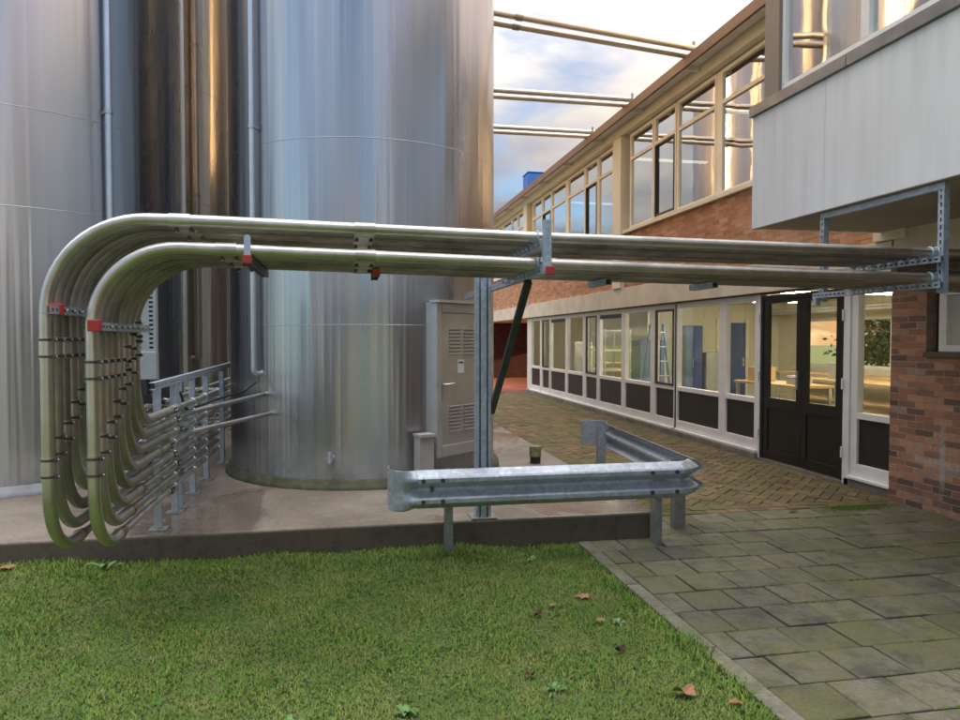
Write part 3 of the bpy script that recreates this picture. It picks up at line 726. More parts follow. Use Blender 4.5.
wallpipe(tb, -2.17, 11.39, .72, -.69, 1.3, 12.3, .05, M_CONDUIT_W, [3.7, 5.9])
for k, yy in enumerate((11.25, 14.4, 17.55)):
    tank(TC.x, yy, TR, [3.42, 5.12, 6.8, 8.5, 10.2], 12.5, M_TANK,
         ['steel tank hidden behind the middle tank, first in the row', 'steel tank in the row seen as a golden reflection in the upper windows', 'farthest steel tank of the row reflected in the upper windows'][k])
# hatch door on the middle tank
nrm = Vector((.66, -.751, 0)).normalized(); tx = Vector((-nrm.y, nrm.x, 0))     # tx runs to the right in the picture
ctr = TC + nrm * (TR + .035) - tx * .0
DW = .37; lft = ctr - tx * .50; 
dr = thing('tank_hatch', tuple(ctr + Vector((0, 0, .45))), 'low steel hatch door with louvres and lever handle on the middle tank', 'hatch door')
wc = ctr - tx * .10; hw = .38
def dbox(mb, u0, u1, v0, v1, z0, z1):
    c = wc + tx * (u0 + u1) / 2 + nrm * (v0 + v1) / 2 + Vector((0, 0, (z0 + z1) / 2))
    mb.obox(c, tx, nrm, (0, 0, 1), (u1 - u0) / 2, (v1 - v0) / 2, (z1 - z0) / 2)
m = MB(); dbox(m, -hw, -hw + .07, -.12, .02, .47, 1.93); dbox(m, hw - .07, hw, -.12, .02, .47, 1.93)
dbox(m, -hw + .07, hw - .07, -.12, .02, 1.84, 1.93); dbox(m, -hw + .07, hw - .07, -.12, .02, .47, .58)
m.build('frame', M_DOORFR, dr, bevel=.006)
m = MB(); dbox(m, -hw + .072, hw - .072, -.06, .005, .582, 1.838); leafo = m.build('door_leaf', M_DOORST, dr, bevel=.003)
m = MB(); dbox(m, -hw - .02, hw + .02, -.06, .07, 1.932, 1.955); m.build('rain_cap', M_DOORFR, dr)
for zb in (.70, 1.44):
    for u0 in (-.20, .02):
        m = MB()
        for k in range(8):
            z = zb + k * .034
            c = wc + tx * (u0 + .09) + nrm * .012 + Vector((0, 0, z))
            n2 = (nrm + Vector((0, 0, -.9))).normalized(); u2 = tx.cross(n2)
            m.obox(c, tx, n2, u2, .085, .002, .014)
        m.build('louvre', M_DOORFR, leafo)
m = MB(); m.tube([tuple(wc - tx * .275 + nrm * .005 + Vector((0, 0, 1.16))), tuple(wc - tx * .275 + nrm * .05 + Vector((0, 0, 1.16))), tuple(wc - tx * .16 + nrm * .05 + Vector((0, 0, 1.165)))], .011, 10)
dbox(m, -.295, -.258, .004, .012, 1.02, 1.20); m.build('handle', M_BOLT, leafo)
m = MB(); dbox(m, -.07, .03, .006, .012, 1.26, 1.39); pl = m.build('sign_plate', M_PLATE, leafo)
m = MB(); dbox(m, -.055, .015, .013, .014, 1.355, 1.37); m.build('sign_line', M_GASKET, leafo)
fn = Vector((-.25, -.968, 0)).normalized(); fp = TC + fn * TR
m = MB(); m.tube([fp + Vector((0, 0, .50)), fp + fn * .06 + Vector((0, 0, .50))], .03, 12); m.tube([fp + fn * .061 + Vector((0, 0, .46)), fp + fn * .061 + Vector((0, 0, .56))], .022, 10); m.build('nozzle', M_CONDUIT, tm)
# junction box on the pad by the tank
bx_ = thing('cable_box', (.70, 6.60, .21), 'plain grey cable box standing on the pad left of the hatch door', 'cable box')
m = MB(); m.obox((.735, 6.63, .45), (.93, .37, 0), (-.37, .93, 0), (0, 0, 1), .075, .06, .24); m.build('housing', M_BOXGREY, bx_, bevel=.006)
m = MB(); m.obox((.741, 6.612, .704), (.93, .37, 0), (-.37, .93, 0), (0, 0, 1), .083, .075, .012); m.build('lid', M_BOXGREY, bx_)

# ------------------------------------------------------------------ pipe bridge
YX = [(-1.5, 3.85), (-.9, 3.85), (-.6, 3.862), (.1, 3.935), (1.13, 4.06), (2.35, 4.11), (3.95, 4.19), (5.6, 4.23)]
def ybr(x):
    for (a, ya), (b, yb) in zip(YX, YX[1:]):
        if x <= b: return ya + (yb - ya) * (x - a) / (b - a)
    return YX[-1][1]
NP, SP, PR, RT = 8, .105, .0302, .0215
ordn = ['frontmost', 'second', 'third', 'fourth', 'fifth', 'sixth', 'seventh', 'rearmost']
RUNZ = [.52 + .08 * i for i in range(NP)]
XV = {'upper': -1.42, 'lower': -1.215}
ZB = {'upper': lambda x: 2.19 - .004 * (x + .6), 'lower': lambda x: 2.052 - .011 * (x + .6)}
BR = {'upper': .50, 'lower': .43}
def coupling(t, p, d, bolts=True, hl=.055, PR=PR):
    p, d = Vector(p), Vector(d).normalized(); m = MB()
    m.tube([p - d * hl, p + d * hl], PR + .004, 14); m.build('coupling', M_PIPE, t)
    if not bolts: return
    side = Vector((1, 0, 0)) if abs(d.z) > .5 or abs(d.y) > .5 else Vector((0, 0, -1))
    for s_ in (-1, 1):
        m = MB(); q = d * s_ * (hl - .014)
        m.tube([p + q - d * .006, p + q + d * .006], PR + .006, 14)
        m.obox(p + side * (PR + .006) + q, side, d, side.cross(d), .007, .009, .019)
        cl = m.build('clamp', M_CLAMP, t)
        m = MB(); c = p + side * (PR + .0125) + q; m.tube([c, c + side * .006], .0075, 8); m.build('bolt', M_BOLT, cl)
for lay in ('upper', 'lower'):
    for i in range(NP):
        xv = XV[lay]; y0 = 3.85 + SP * i; zb = ZB[lay]; rz = RUNZ[i]
        xs = [xv + BR[lay], -.6, .1, 1.13, 2.35, 3.95, 5.5]
        pts = [Vector((x, ybr(x) + SP * i, zb(x))) for x in reversed(xs)]
        top = [Vector((xv, y0, zb(xs[0]))), Vector((xv, y0, rz))]
        if lay == 'lower' and i in (4, 6):
            xe, ye, ze = {4: (-.62, 7.10, .895), 6: (-.66, 7.2, 1.08)}[i]
            end = [Vector((xv, 6.15, rz)), Vector((xe, ye, ze))]
        elif lay == 'lower': end = [Vector((xv, 7.45 + .02 * i, rz)), Vector((xv - .35, 7.62 + .02 * i, rz))]
        else: end = [Vector((xv, 9.6, rz))]
        ye_ = y0 + .42 + .10 * i
        path = fillet(pts + top + [Vector((xv, ye_, rz))], [0] * (len(pts) - 1) + [BR[lay] * .97, .30], 14)
        thin = fillet([Vector((xv, ye_ - .02, rz))] + end, [.12] * (len(end) - 1), 8)
        where = 'the upper outer bundle' if lay == 'upper' else 'the lower inner bundle'
        t = thing('steel_pipe', (xv, y0, rz), '%s steel pipe, counted from the lawn side, in %s' % (ordn[i], where), 'pipe', 'bent steel pipes of the pipe bridge')
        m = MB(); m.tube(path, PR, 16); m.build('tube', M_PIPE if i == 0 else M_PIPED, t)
        m = MB(); m.tube(thin, RT, 12); m.build('run', M_PIPE, t)
        m = MB(); m.tube([(xv, ye_ - .03, rz), (xv, ye_ + .01, rz), (xv, ye_ + .06, rz)], PR + .006, 14, r2=RT + .004); m.build('reducer', M_COPPER if i < 3 else M_PIPE, t)
        zc = (1.55 if lay == 'upper' else 1.44) + (.0 if i < 5 else .07 * (i - 4))
        coupling(t, (xv, y0, zc), (0, 0, 1))
        coupling(t, (xv, y0, rz + .44 + .02 * (i % 2)), (0, 0, 1))
        xc = -.80 if lay == 'upper' else -.58
        a = Vector((xc, ybr(xc) + SP * i, zb(xc))); coupling(t, a, (1, .02, 0), i % 3 == 1, hl=.05)
        xc = .12; a = Vector((xc, ybr(xc) + SP * i, zb(xc))); coupling(t, a, (1, .1, 0), i % 3 == 2, hl=.055)
        yq = 5.05 + .10 * ((i * 3) % 4); coupling(t, (xv, yq + .35, rz), (0, 1, 0), True, .04, RT)

# perforated strut: a channel with real slots along its visible face
def strut(mb, a, b, w_=.041, h_=.041, face=(1, 0, 0), pitch=.05, slot=.028):
    a, b, f = Vector(a), Vector(b), Vector(face).normalized(); d = (b - a); Ln = d.length; d.normalize(); s_ = d.cross(f).normalized()
    th = .0025
    def piece(l0, l1, c0, c1, f0, f1):
        c = a + d * (l0 + l1) / 2 + s_ * (c0 + c1) / 2 + f * (f0 + f1) / 2
        mb.obox(c, d, s_, f, (l1 - l0) / 2, (c1 - c0) / 2, (f1 - f0) / 2)
    q = w_ / 2
    piece(0, Ln, -q, -.0065, h_ / 2 - th, h_ / 2); piece(0, Ln, .0065, q, h_ / 2 - th, h_ / 2)
    l = 0.
    while l < Ln:
        piece(l, min(l + pitch - slot, Ln), -.0065, .0065, h_ / 2 - th, h_ / 2); l += pitch
    piece(0, Ln, -q, -q + th, -h_ / 2, h_ / 2 - th); piece(0, Ln, q - th, q, -h_ / 2, h_ / 2 - th)
def endcap(p, d, name_parent, w_=.05):
    m = MB(); p, d = Vector(p), Vector(d).normalized(); m.bar(p - d * .022, p + d * .022, w_, w_); return m.build('end_cap', M_RED, name_parent, bevel=.004)
# clips across the vertical bundles
for lay, z, lb in (('upper', 1.735, 'perforated clip bar with red cap across the outer pipe bends'), ('lower', 1.655, 'perforated clip bar with red cap across the inner pipe bends')):
    x = XV[lay] + PR + .024; t = thing('pipe_clip_bar', (x, 3.70, z), lb, 'clip bar', 'clip bars holding the pipe bends')
    m = MB(); strut(m, (x, 3.70, z), (x, 4.66, z)); m.build('channel', M_STRUT, t)
    m = MB(); m.box(x - .023, x - .018, 3.88, 4.66, z - .02, z + .02); m.build('slot_shade_plate', M_HOLE, t)  # near-black sheet standing in for the shade behind the slots
    endcap((x + .002, 3.83 if lay == 'upper' else 3.715, z + .004), (0, 1, 0), t, .056)
    for i in range(NP):
        m = MB(); m.tube([(x + .02, 3.905 + SP * i, z), (x + .03, 3.905 + SP * i, z)], .008, 8); m.build('bolt', M_BOLT, t)
# spreader bars under the lower layer
for x, lb, L_ in ((1.72, 'short grey spreader bar under the bridge just right of the post', .34), (2.50, 'short grey spreader bar under the bridge in front of the ground floor windows', .34), (-.47, 'dark spreader bar with upright plate and red cap under the left part of the bridge', .85), (.20, 'short dark spreader bar with red cap under the bridge between tank and post', .3)):
    y0 = ybr(x) - .06 if L_ > .5 else ybr(x) + .42; z = ZB['lower'](x) - PR - .024
    t = thing('spreader_bar', (x, y0, z), lb, 'spreader bar', 'spreader bars under the pipe bridge')
    m = MB(); strut(m, (x, y0, z), (x, y0 + L_, z), face=(0, 0, -1)); m.box(x - .02, x + .02, y0, y0 + L_, z + .014, z + .018); m.build('channel', M_CLAMP if L_ > .5 else (M_STRUT if L_ > .32 else M_HOLE), t)
    if L_ < .32 or L_ > .5: endcap((x, y0 - .012, z), (0, 1, 0), t, .044)
    if L_ > .5:
        m = MB(); m.box(x - .016, x + .016, y0 - .012, y0 - .007, z + .022, z + .11); m.tube([(x, y0 - .010, z + .11), (x, y0 - .006, z + .11)], .016, 12)
        m.build('upright_plate', M_STRUT, t)
def saddles(t, x, y0, zl, r=PR):
    for i in range(NP):
        m = MB(); cy = y0 + SP * i
        m.tube([(x - .0, cy + math.cos(a) * (r + .006), zl + math.sin(a) * (r + .006)) for a in [k / 12 * 2 * math.pi for k in range(13)]], .0055, 6, False)
        m.tube([(x + .05, cy + math.cos(a) * (r + .006), zl + math.sin(a) * (r + .006)) for a in [k / 12 * 2 * math.pi for k in range(13)]], .0055, 6, False)
        m.build('pipe_saddle', M_STRUT, t)
# main support post
px_, py_ = 1.06, 5.45
t = thing('pipe_support', (px_, py_, .21), 'tall galvanised post with two arms and dark brace carrying the pipe bridge', 'pipe support')
m = MB(); a_, b_ = .057, .045
m.box(px_ - a_, px_ - a_ + .008, py_ - b_, py_ + b_, .222, 2.11); m.box(px_ - .004, px_ + .004, py_ - b_, py_ + b_, .222, 2.11)
m.box(px_ - a_ + .008, px_ - .004, py_ + b_ - .03, py_ + b_ - .02, .222, 2.11); m.box(px_ + .004, px_ + a_ - .008, py_ + b_ - .03, py_ + b_ - .02, .222, 2.11)
m.box(px_ + a_ - .008, px_ + a_, py_ - b_, py_ + b_, .222, 2.11)
for s_ in (-1, 1):
    x0, x1 = (px_ - a_, px_ - .004) if s_ < 0 else (px_ + .004, px_ + a_)
    if s_ < 0: m.box(x0 + .008, x0 + .022, py_ - b_, py_ - b_ + .004, .222, 2.11); m.box(x1 - .018, x1, py_ - b_, py_ - b_ + .004, .222, 2.11)
    else: m.box(x0, x0 + .018, py_ - b_, py_ - b_ + .004, .222, 2.11); m.box(x1 - .022, x1 - .008, py_ - b_, py_ - b_ + .004, .222, 2.11)
m.build('post', M_STRUT, t)
m = MB(); m.box(px_ - .10, px_ + .10, py_ - .10 + .02, py_ + .10, .211, .221); m.build('base_plate', M_POST, t, bevel=.003)
zu = ZB['upper'](1.13) - PR - .021; zl_ = ZB['lower'](1.13) - PR - .021
m = MB(); strut(m, (1.135, 3.98, zl_), (1.135, 6.62, zl_), face=(-1, 0, 0)); m.box(1.115, 1.1545, 3.98, 6.62, zl_ + .0205, zl_ + .0225); m.build('lower_arm', M_STRUT, t)
m = MB(); strut(m, (1.135, 3.98, zu), (1.135, 4.98, zu), face=(-1, 0, 0)); m.box(1.115, 1.1545, 3.98, 4.98, zu + .0205, zu + .0225); m.build('upper_arm', M_STRUT, t)
m = MB(); strut(m, (1.14, 3.955, zl_ - .02), (1.14, 3.955, zl_ + .285), .045, .04, face=(0, -1, 0), pitch=.042, slot=.020); m.box(1.119, 1.161, 3.938, 3.942, zl_ - .02, zl_ + .285); m.build('front_upright', M_STRUT, t)
m = MB(); strut(m, (1.135, 4.97, zl_), (1.135, 4.97, zu + .05), face=(-1, 0, 0)); m.build('rear_upright', M_STRUT, t)
endcap((1.152, 3.93, zl_ - .002), (0, 1, 0), t, .048)
m = MB(); m.bar((1.135, 4.35, zl_ - .03), (1.14, 5.50, 1.02), .045, .035); m.build('brace', M_BRACE, t)
saddles(t, 1.11, ybr(1.13), ZB['upper'](1.13)); saddles(t, 1.11, ybr(1.13), ZB['lower'](1.13))
# hanging frame under the bay
hx = 3.93
t = thing('hanging_frame', (hx, 4.72, 2.62), 'blue grey galvanised frame hanging below the white bay and holding the pipe ends', 'hanging frame')
for yy, z0 in ((4.15, 1.90), (5.36, 1.90)):
    m = MB(); strut(m, (hx, yy, z0), (hx, yy, 2.585), .05, .045, face=(-1, 0, 0)); m.box(hx + .018, hx + .022, yy - .025, yy + .025, z0, 2.585); m.build('hanger', M_STRUT, t)
m = MB(); m.box(hx - .022, hx + .022, 4.125, 5.385, 2.586, 2.632); m.build('top_beam', M_STRUT, t, bevel=.003)
for lay in ('upper', 'lower'):
    z = ZB[lay](hx) - PR - .021
    m = MB(); strut(m, (hx - .045, 4.10, z), (hx - .045, 5.41, z), face=(-1, 0, 0)); m.box(hx - .0655, hx - .026, 4.10, 5.41, z + .0205, z + .0225); m.build('arm', M_STRUT, t)
    saddles(t, hx - .07, ybr(hx), ZB[lay](hx))
m = MB(); m.box(hx - .07, hx - .03, 5.36, 5.40, 1.87, ZB['lower'](hx) - .06); m.build('lug', M_STRUT, t)

# ------------------------------------------------------------------ rack for the low runs
rx = -1.318
t = thing('pipe_rack', (rx, 5.53, .21), 'low galvanised rack of posts and top rail carrying the stacked pipe runs', 'pipe rack')
for yy, wdt in ((5.53, .045), (6.05, .05), (6.22, .05), (6.75, .055), (7.4, .055), (8.35, .055)):
    m = MB(); m.box(rx - .024, rx + .024, yy - wdt / 2, yy + wdt / 2, .222, 1.235); m.build('post', M_STRUT, t, bevel=.004)
    m = MB(); m.box(rx - .06, rx + .06, yy - .06, yy + .06, .211, .221); m.build('base_plate', M_POST, t)
m = MB(); strut(m, (rx + .001, 5.40, 1.258), (rx + .001, 9.3, 1.285), .05, .041, face=(1, 0, 0)); m.bar((rx, 5.4, 1.283), (rx, 9.3, 1.31), .045, .004); m.build('top_rail', M_STRUT, t)
for yy in (5.53, 6.22, 6.75, 7.4):
    for lay in ('upper', 'lower'):
        m = MB()
        for z in RUNZ:
            xv = XV[lay]
            m.tube([(xv + math.cos(a) * (RT + .005), yy + .0, z + math.sin(a) * (RT + .005)) for a in [k / 12 * 2 * math.pi for k in range(13)]], .006, 6, False)
            xa, xb = sorted((xv, rx)); m.box(xa, xb, yy - .012 + .035, yy + .012 + .035, z - RT - .014, z - RT - .002)
        m.build('pipe_clip', M_BOLT, t)
m = MB(); m.tube(fillet([(rx + .04, 6.1, 1.17), (rx + .05, 6.25, 1.0), (-1.1, 6.6, 1.06), (-.9, 6.95, 1.11), (-.80, 7.0, 1.19)], .1), .011, 8)
tag(m.build('cable', M_CABLE, loc=(rx, 6.1, 1.17)), 'black cable looping from the rack to the middle tank above a pipe', 'cable')
# perforated cable tray standing behind the bends
t = thing('cable_tray', (-1.50, 5.9, 1.25), 'pale perforated upright cable tray behind the inner pipe bends', 'cable tray')
m = MB(); x0, x1, y_ = -1.565, -1.405, 5.9
n_ = 15; z0, z1 = 1.50, 2.02; dz = (z1 - z0) / n_
cols = [x0, x0 + .022, x0 + .052, x0 + .108, x0 + .138, x1]
for a, b in ((0, 1), (2, 3), (4, 5)): m.box(cols[a], cols[b], y_, y_ + .004, z0, z1)
for k in range(n_):
    for a, b in ((1, 2), (3, 4)): m.box(cols[a], cols[b], y_, y_ + .004, z0 + k * dz, z0 + (k + .55) * dz)
m.box(x0, x0 + .003, y_ + .004, y_ + .06, z0, z1); m.box(x1 - .003, x1, y_ + .004, y_ + .06, z0, z1)
m.build('perforated_plate', M_TRAY, t)
m = MB(); m.box(x0, x1, y_ - .01, y_ + .07, 1.28, 1.498); m.build('end_box', M_TRAY, t, bevel=.006)
m = MB(); m.box(x0 + .03, x1 - .03, y_ + .062, y_ + .066, z0, z1); m.build('dark_backing', M_HOLE, t)  # flat near-black sheet behind the perforations
m = MB(); m.tube(fillet([(-1.48, 5.93, 1.28), (-1.48, 5.93, 1.15), (-1.36, 5.96, 1.1)], .05), .02, 10); m.build('cable_tail', M_CABLE, t)

# ------------------------------------------------------------------ guard rails
WP = [(0, .137), (.012, .134), (.030, .125), (.072, .098), (.083, .088), (.083, .062), (.072, .052), (.016, .020), (.008, .010),
      (.008, -.010), (.016, -.020), (.072, -.052), (.083, -.062), (.083, -.088), (.072, -.098), (.030, -.125), (.012, -.134), (0, -.137)]
def rail_bolts(t, pts, out):
    for p in pts:
        m = MB(); p = Vector(p); o_ = Vector(out).normalized(); m.tube([p, p + o_ * .014], .016, 10); m.build('bolt', M_CLAMP, t)
def cpost(mb, x, y, z0, z1, w_=.055, d_=.10, th=.006):
    mb.box(x - w_ / 2, x - w_ / 2 + th, y - d_ / 2, y + d_ / 2, z0, z1)
    mb.box(x - w_ / 2 + th, x + w_ / 2, y - d_ / 2, y - d_ / 2 + th, z0, z1); mb.box(x - w_ / 2 + th, x + w_ / 2, y + d_ / 2 - th, y + d_ / 2, z0, z1)
fy, fz = 5.17, .505
t = thing('guard_rail', (1.5, fy, 0), 'front crash barrier of galvanised corrugated beam facing the lawn', 'guard rail', 'galvanised guard rails')
up = (0, 0, 1)
fr = [((.52, fy, fz), (0, -1, 0), up)]
fr += [((.52 + (2.56 - .52) * k / 8, fy, fz), (0, -1, 0), up) for k in range(1, 9)]
fr += [((2.60, fy + .015, fz), Vector((.35, -.94, 0)).normalized(), up), ((2.645, fy + .055, fz), Vector((.62, -.78, 0)).normalized(), up), ((2.68, fy + .10, fz), Vector((.75, -.66, 0)).normalized(), up)]
m = MB(); m.sweep(fr, WP, .004); m.build('beam', M_GALV, t)
# flat terminal at the left end, curling away
fl = [(.012, .137), (.012, .134), (.012, .125), (.012, .098), (.012, .088), (.012, .062), (.012, .052), (.012, .020), (.012, .010),
      (.012, -.010), (.012, -.020), (.012, -.052), (.012, -.062), (.012, -.088), (.012, -.098), (.012, -.125), (.012, -.134), (.012, -.137)]
m = MB(); loops_ = []
def mixp(tt, sc_=1.): return [(a[0] * (1 - tt) + .06 * tt, a[1] * sc_) for a in WP]
frames = [(.60, fy - .002, 0., (0, -1, 0), 1.0), (.50, fy - .003, 0.0, (0, -1, 0), 1.0), (.455, fy - .003, .75, (-.05, -1, 0), 1.04), (.425, fy, 1., (-.25, -.97, 0), 1.07), (.395, fy + .02, 1., (-.6, -.8, 0), 1.08), (.380, fy + .06, 1., (-.92, -.38, 0), 1.08), (.378, fy + .12, 1., (-1, .05, 0), 1.08), (.395, fy + .19, 1., (-.97, .25, 0), 1.07)]
for x, y, tt, out, s_ in frames:
    o_ = Vector((x, y, fz)); u_ = Vector(out).normalized()
    pr_ = mixp(tt, s_)
    ring = [o_ + u_ * (p[0]) + Vector((0, 0, p[1])) for p in pr_] + [o_ + u_ * (p[0] - .004) + Vector((0, 0, p[1])) for p in reversed(pr_)]
    loops_.append(ring)
k = len(loops_[0]); vs = [p for r_ in loops_ for p in r_]; fs = []
for i in range(len(loops_) - 1):
    for j in range(k): j2 = (j + 1) % k; fs.append((i * k + j, i * k + j2, (i + 1) * k + j2, (i + 1) * k + j))
h_ = k // 2
for base in (0, (len(loops_) - 1) * k):
    for j in range(h_ - 1): fs.append((base + j, base + j + 1, base + k - 2 - j, base + k - 1 - j))
m._add(vs, fs, True); m.build('end_terminal', M_GALV, t)
rail_bolts(t, [(x, fy - .084, fz + s_ * .075) for x in (.56, .70, 2.30, 2.50) for s_ in (-1, 1)] + [(.63, fy - .012, fz)], (0, -1, 0))
m = MB(); cpost(m, .76, fy + .062, -.05, fz + .12); m.build('post', M_POST, t)
m = MB(); cpost(m, 2.40, fy + .062, -.02, fz + .12); m.build('post', M_POST, t)
m = MB(); m.box(2.34, 2.44, fy - .012, fy - .006, fz - .02, fz + .02); m.build('washer_plate', M_POST, t)
# side rail: seen from its back
A = Vector((2.80, 5.42, 0)); B = Vector((3.16, 8.42, 0)); d_ = (B - A).normalized(); out = Vector((d_.y, -d_.x, 0))
t = thing('guard_rail', tuple(A), 'side crash barrier running away along the brick paving, seen from its back', 'guard rail', 'galvanised guard rails')
def sz(q): return .475 - .065 * q
fr = [(A + (B - A) * q + Vector((0, 0, sz(q))), out, up) for q in [k / 8 for k in range(9)]]
m = MB(); m.sweep(fr, WP, .004); m.build('beam', M_GALV, t)
m = MB(); frames = [(B - d_ * .05 + out * .0, 0.3, out), (B + d_ * .06 - out * .0, 1., out), (B + d_ * .16 - out * .05, 1., (out + d_).normalized()), (B + d_ * .19 - out * .15, 1., d_), (B + d_ * .16 - out * .22, 1., (d_ - out * .3).normalized())]
loops_ = []
for p, tt, u_ in frames:
    o_ = Vector((p.x, p.y, sz(1.))); pr_ = mixp(tt, 1.1)
    loops_.append([o_ + u_ * q[0] + Vector((0, 0, q[1])) for q in pr_] + [o_ + u_ * (q[0] - .004) + Vector((0, 0, q[1])) for q in reversed(pr_)])
vs = [p for r_ in loops_ for p in r_]; fs = []
for i in range(len(loops_) - 1):
    for j in range(k): j2 = (j + 1) % k; fs.append((i * k + j, i * k + j2, (i + 1) * k + j2, (i + 1) * k + j))
for base in (0, (len(loops_) - 1) * k):
    for j in range(h_ - 1): fs.append((base + j, base + j + 1, base + k - 2 - j, base + k - 1 - j))
m._add(vs, fs, True); m.build('end_terminal', M_GALV, t)
for q in (.06, .97):
    c = A + (B - A) * q - out * .055; m = MB(); cpost(m, c.x, c.y, -.05 if q < .5 else 0, sz(q) + .12, .10, .07); m.build('post', M_POST if q < .5 else M_GALV, t)
rail_bolts(t, [tuple(A + (B - A) * q + out * .085 + Vector((0, 0, sz(q) + s_ * .075))) for q in (.06, .9) for s_ in (-1, 1)], tuple(out))
# stub on the pad
t = thing('pipe_stub', (2.10, 7.72, .21), 'short round stub with dark foot standing near the pad edge', 'pipe stub')
m = MB(); m.tube([(2.10, 7.72, .285), (2.10, 7.72, .40)], .066, 20); m.build('sleeve', M_STUBG, t)
m = MB(); m.tube([(2.10, 7.72, .21), (2.10, 7.72, .284)], .058, 20); m.build('foot', M_STUBD, t)

# ------------------------------------------------------------------ office building
FX = 5.40
bd = thing('office_building', (5.4, 6.3, 0), 'two storey brick building with cream concrete bands and long rows of windows', 'building')
# ground floor glazing: (y0, y1, kind)
GW = [(20.31, 19.40, 0), (19.14, 18.50, 1), (18.33, 17.08, 0), (16.88, 15.76, 0), (15.53, 14.84, 1), (14.66, 13.43, 0), (13.23, 12.06, 0), (11.85, 11.14, 1), (11.00, 9.68, 0), (9.49, 8.75, 0), (6.79, 6.22, 0)]
def gwin(y1, y0, kind, first, last):
    a, b = y0 - .10, y1 + .10
    m = MB(); d0, d1 = FX, FX + .08
    m.box(d0, d1, a, y0, .095, 2.17); m.box(d0, d1, y1, b, .095, 2.17)
    m.box(d0, d1, y0, y1, .095, .25); m.box(d0, d1, y0, y1, .735, .805); m.box(d0, d1, y0, y1, 2.085, 2.17)
    m.box(d0 - .05, d0 - .001, a, b, .085, .115)
    f = m.build('window', M_WHITE, bd, bevel=.004)
    q = MB(); q.box(FX + .03, FX + .045, y0, y1, .25, .735); q.build('lower_panel', M_BLACKP, f)
    q = MB(); q._add([(FX + .035, y0, .805), (FX + .035, y1, .805), (FX + .035, y1, 2.085), (FX + .035, y0, 2.085)], [(0, 1, 2, 3)]); q.build('pane', M_GLASS, f)
    if kind:
        q = MB(); e = .035
        q.box(FX - .012, FX + .03, y0, y0 + e, .805, 2.085); q.box(FX - .012, FX + .03, y1 - e, y1, .805, 2.085)
        q.box(FX - .012, FX + .03, y0 + e, y1 - e, .805, .805 + e); q.box(FX - .012, FX + .03, y0 + e, y1 - e, 2.085 - e, 2.085)
        q.build('casement', M_GASKET, f)
    return f
for k, (y1, y0, kd) in enumerate(GW): gwin(y1, y0, kd, k == 0, k == 9)
# dark blind heads on some windows
for y1, y0, _ in (GW[2], GW[5]): m = MB(); m.box(FX + .012, FX + .03, y0 + .002, y1 - .002, 2.0, 2.08); m.build('window_vent', M_GASKET, bd)
m = MB(); m.box(FX + .002, FX + .09, 20.42, 20.80, .09, 2.17); m.build('corner_post', M_WHITE, bd)
# filler between mullion pairs
for (a1, a0, _), (b1, b0, _) in zip(GW[:9], GW[1:10]):
    lo, hi = b1 + .10, a0 - .10
    if hi - lo > .004: m = MB(); m.box(FX + .01, FX + .07, lo, hi, .1, 2.165); m.build('mullion', M_WHITE, bd)
for y0, y1 in ((8.60, 8.648), (6.892, 6.99)): m = MB(); m.box(FX - .02, FX + .08, y0, y1, .0, 2.17); m.build('door_jamb', M_WHITE, bd, bevel=.003)
# double door
dfr = MB(); dfr.box(FX - .01, FX + .07, 8.545, 8.597, 0.03, 2.145); dfr.box(FX - .01, FX + .07, 6.993, 7.035, 0.03, 2.145); dfr.box(FX - .01, FX + .07, 7.035, 8.545, 2.085, 2.145)
dd = dfr.build('double_door', M_BLACKD, bd, bevel=.003)
for y0, y1 in ((7.755, 8.543), (7.037, 7.751)):
    m = MB(); s1 = .10; x0, x1 = FX, FX + .05
    m.box(x0, x1, y0, y0 + s1, .04, 2.083); m.box(x0, x1, y1 - s1, y1, .04, 2.083)
    m.box(x0, x1, y0 + s1, y1 - s1, 2.04, 2.083); m.box(x0, x1, y0 + s1, y1 - s1, .70, .835); m.box(x0, x1, y0 + s1, y1 - s1, .04, .16)
    m.box(x0 + .012, x1 - .012, y0 + s1, y1 - s1, .16, .70); lf = m.build('door_leaf', M_BLACKD, dd, bevel=.003)
    q = MB(); q._add([(FX + .025, y0 + s1, .835), (FX + .025, y1 - s1, .835), (FX + .025, y1 - s1, 2.04), (FX + .025, y0 + s1, 2.04)], [(0, 1, 2, 3)])
    p = q.build('door_pane', M_GLASS, bd); p.parent = dd
m = MB(); m.box(FX - .016, FX - .012 + .01, 7.80, 7.84, .98, 1.20); m.tube([(FX - .01, 7.82, 1.12), (FX - .06, 7.82, 1.12), (FX - .06, 7.92, 1.12)], .010, 10); m.build('door_handle', M_BOLT, dd)
for z in (.35, 1.1, 1.85):
    for y in (6.985, 8.61): m = MB(); m.tube([(FX - .03, y, z - .06), (FX - .03, y, z + .06)], .014, 10); m.build('hinge', M_WHITE, dd)
m = MB(); m.box(FX - .03, FX + .08, 6.99, 8.60, -.05, .028); m.build('door_step', M_PLINTH, bd)
m = MB(); m.box(FX - .07, FX + .10, 8.62, 20.85, -.08, .083); m.box(FX - .02, FX + .10, 6.12, 6.97, -.08, .083); m.build('plinth', M_PLINTH, bd, bevel=.01)
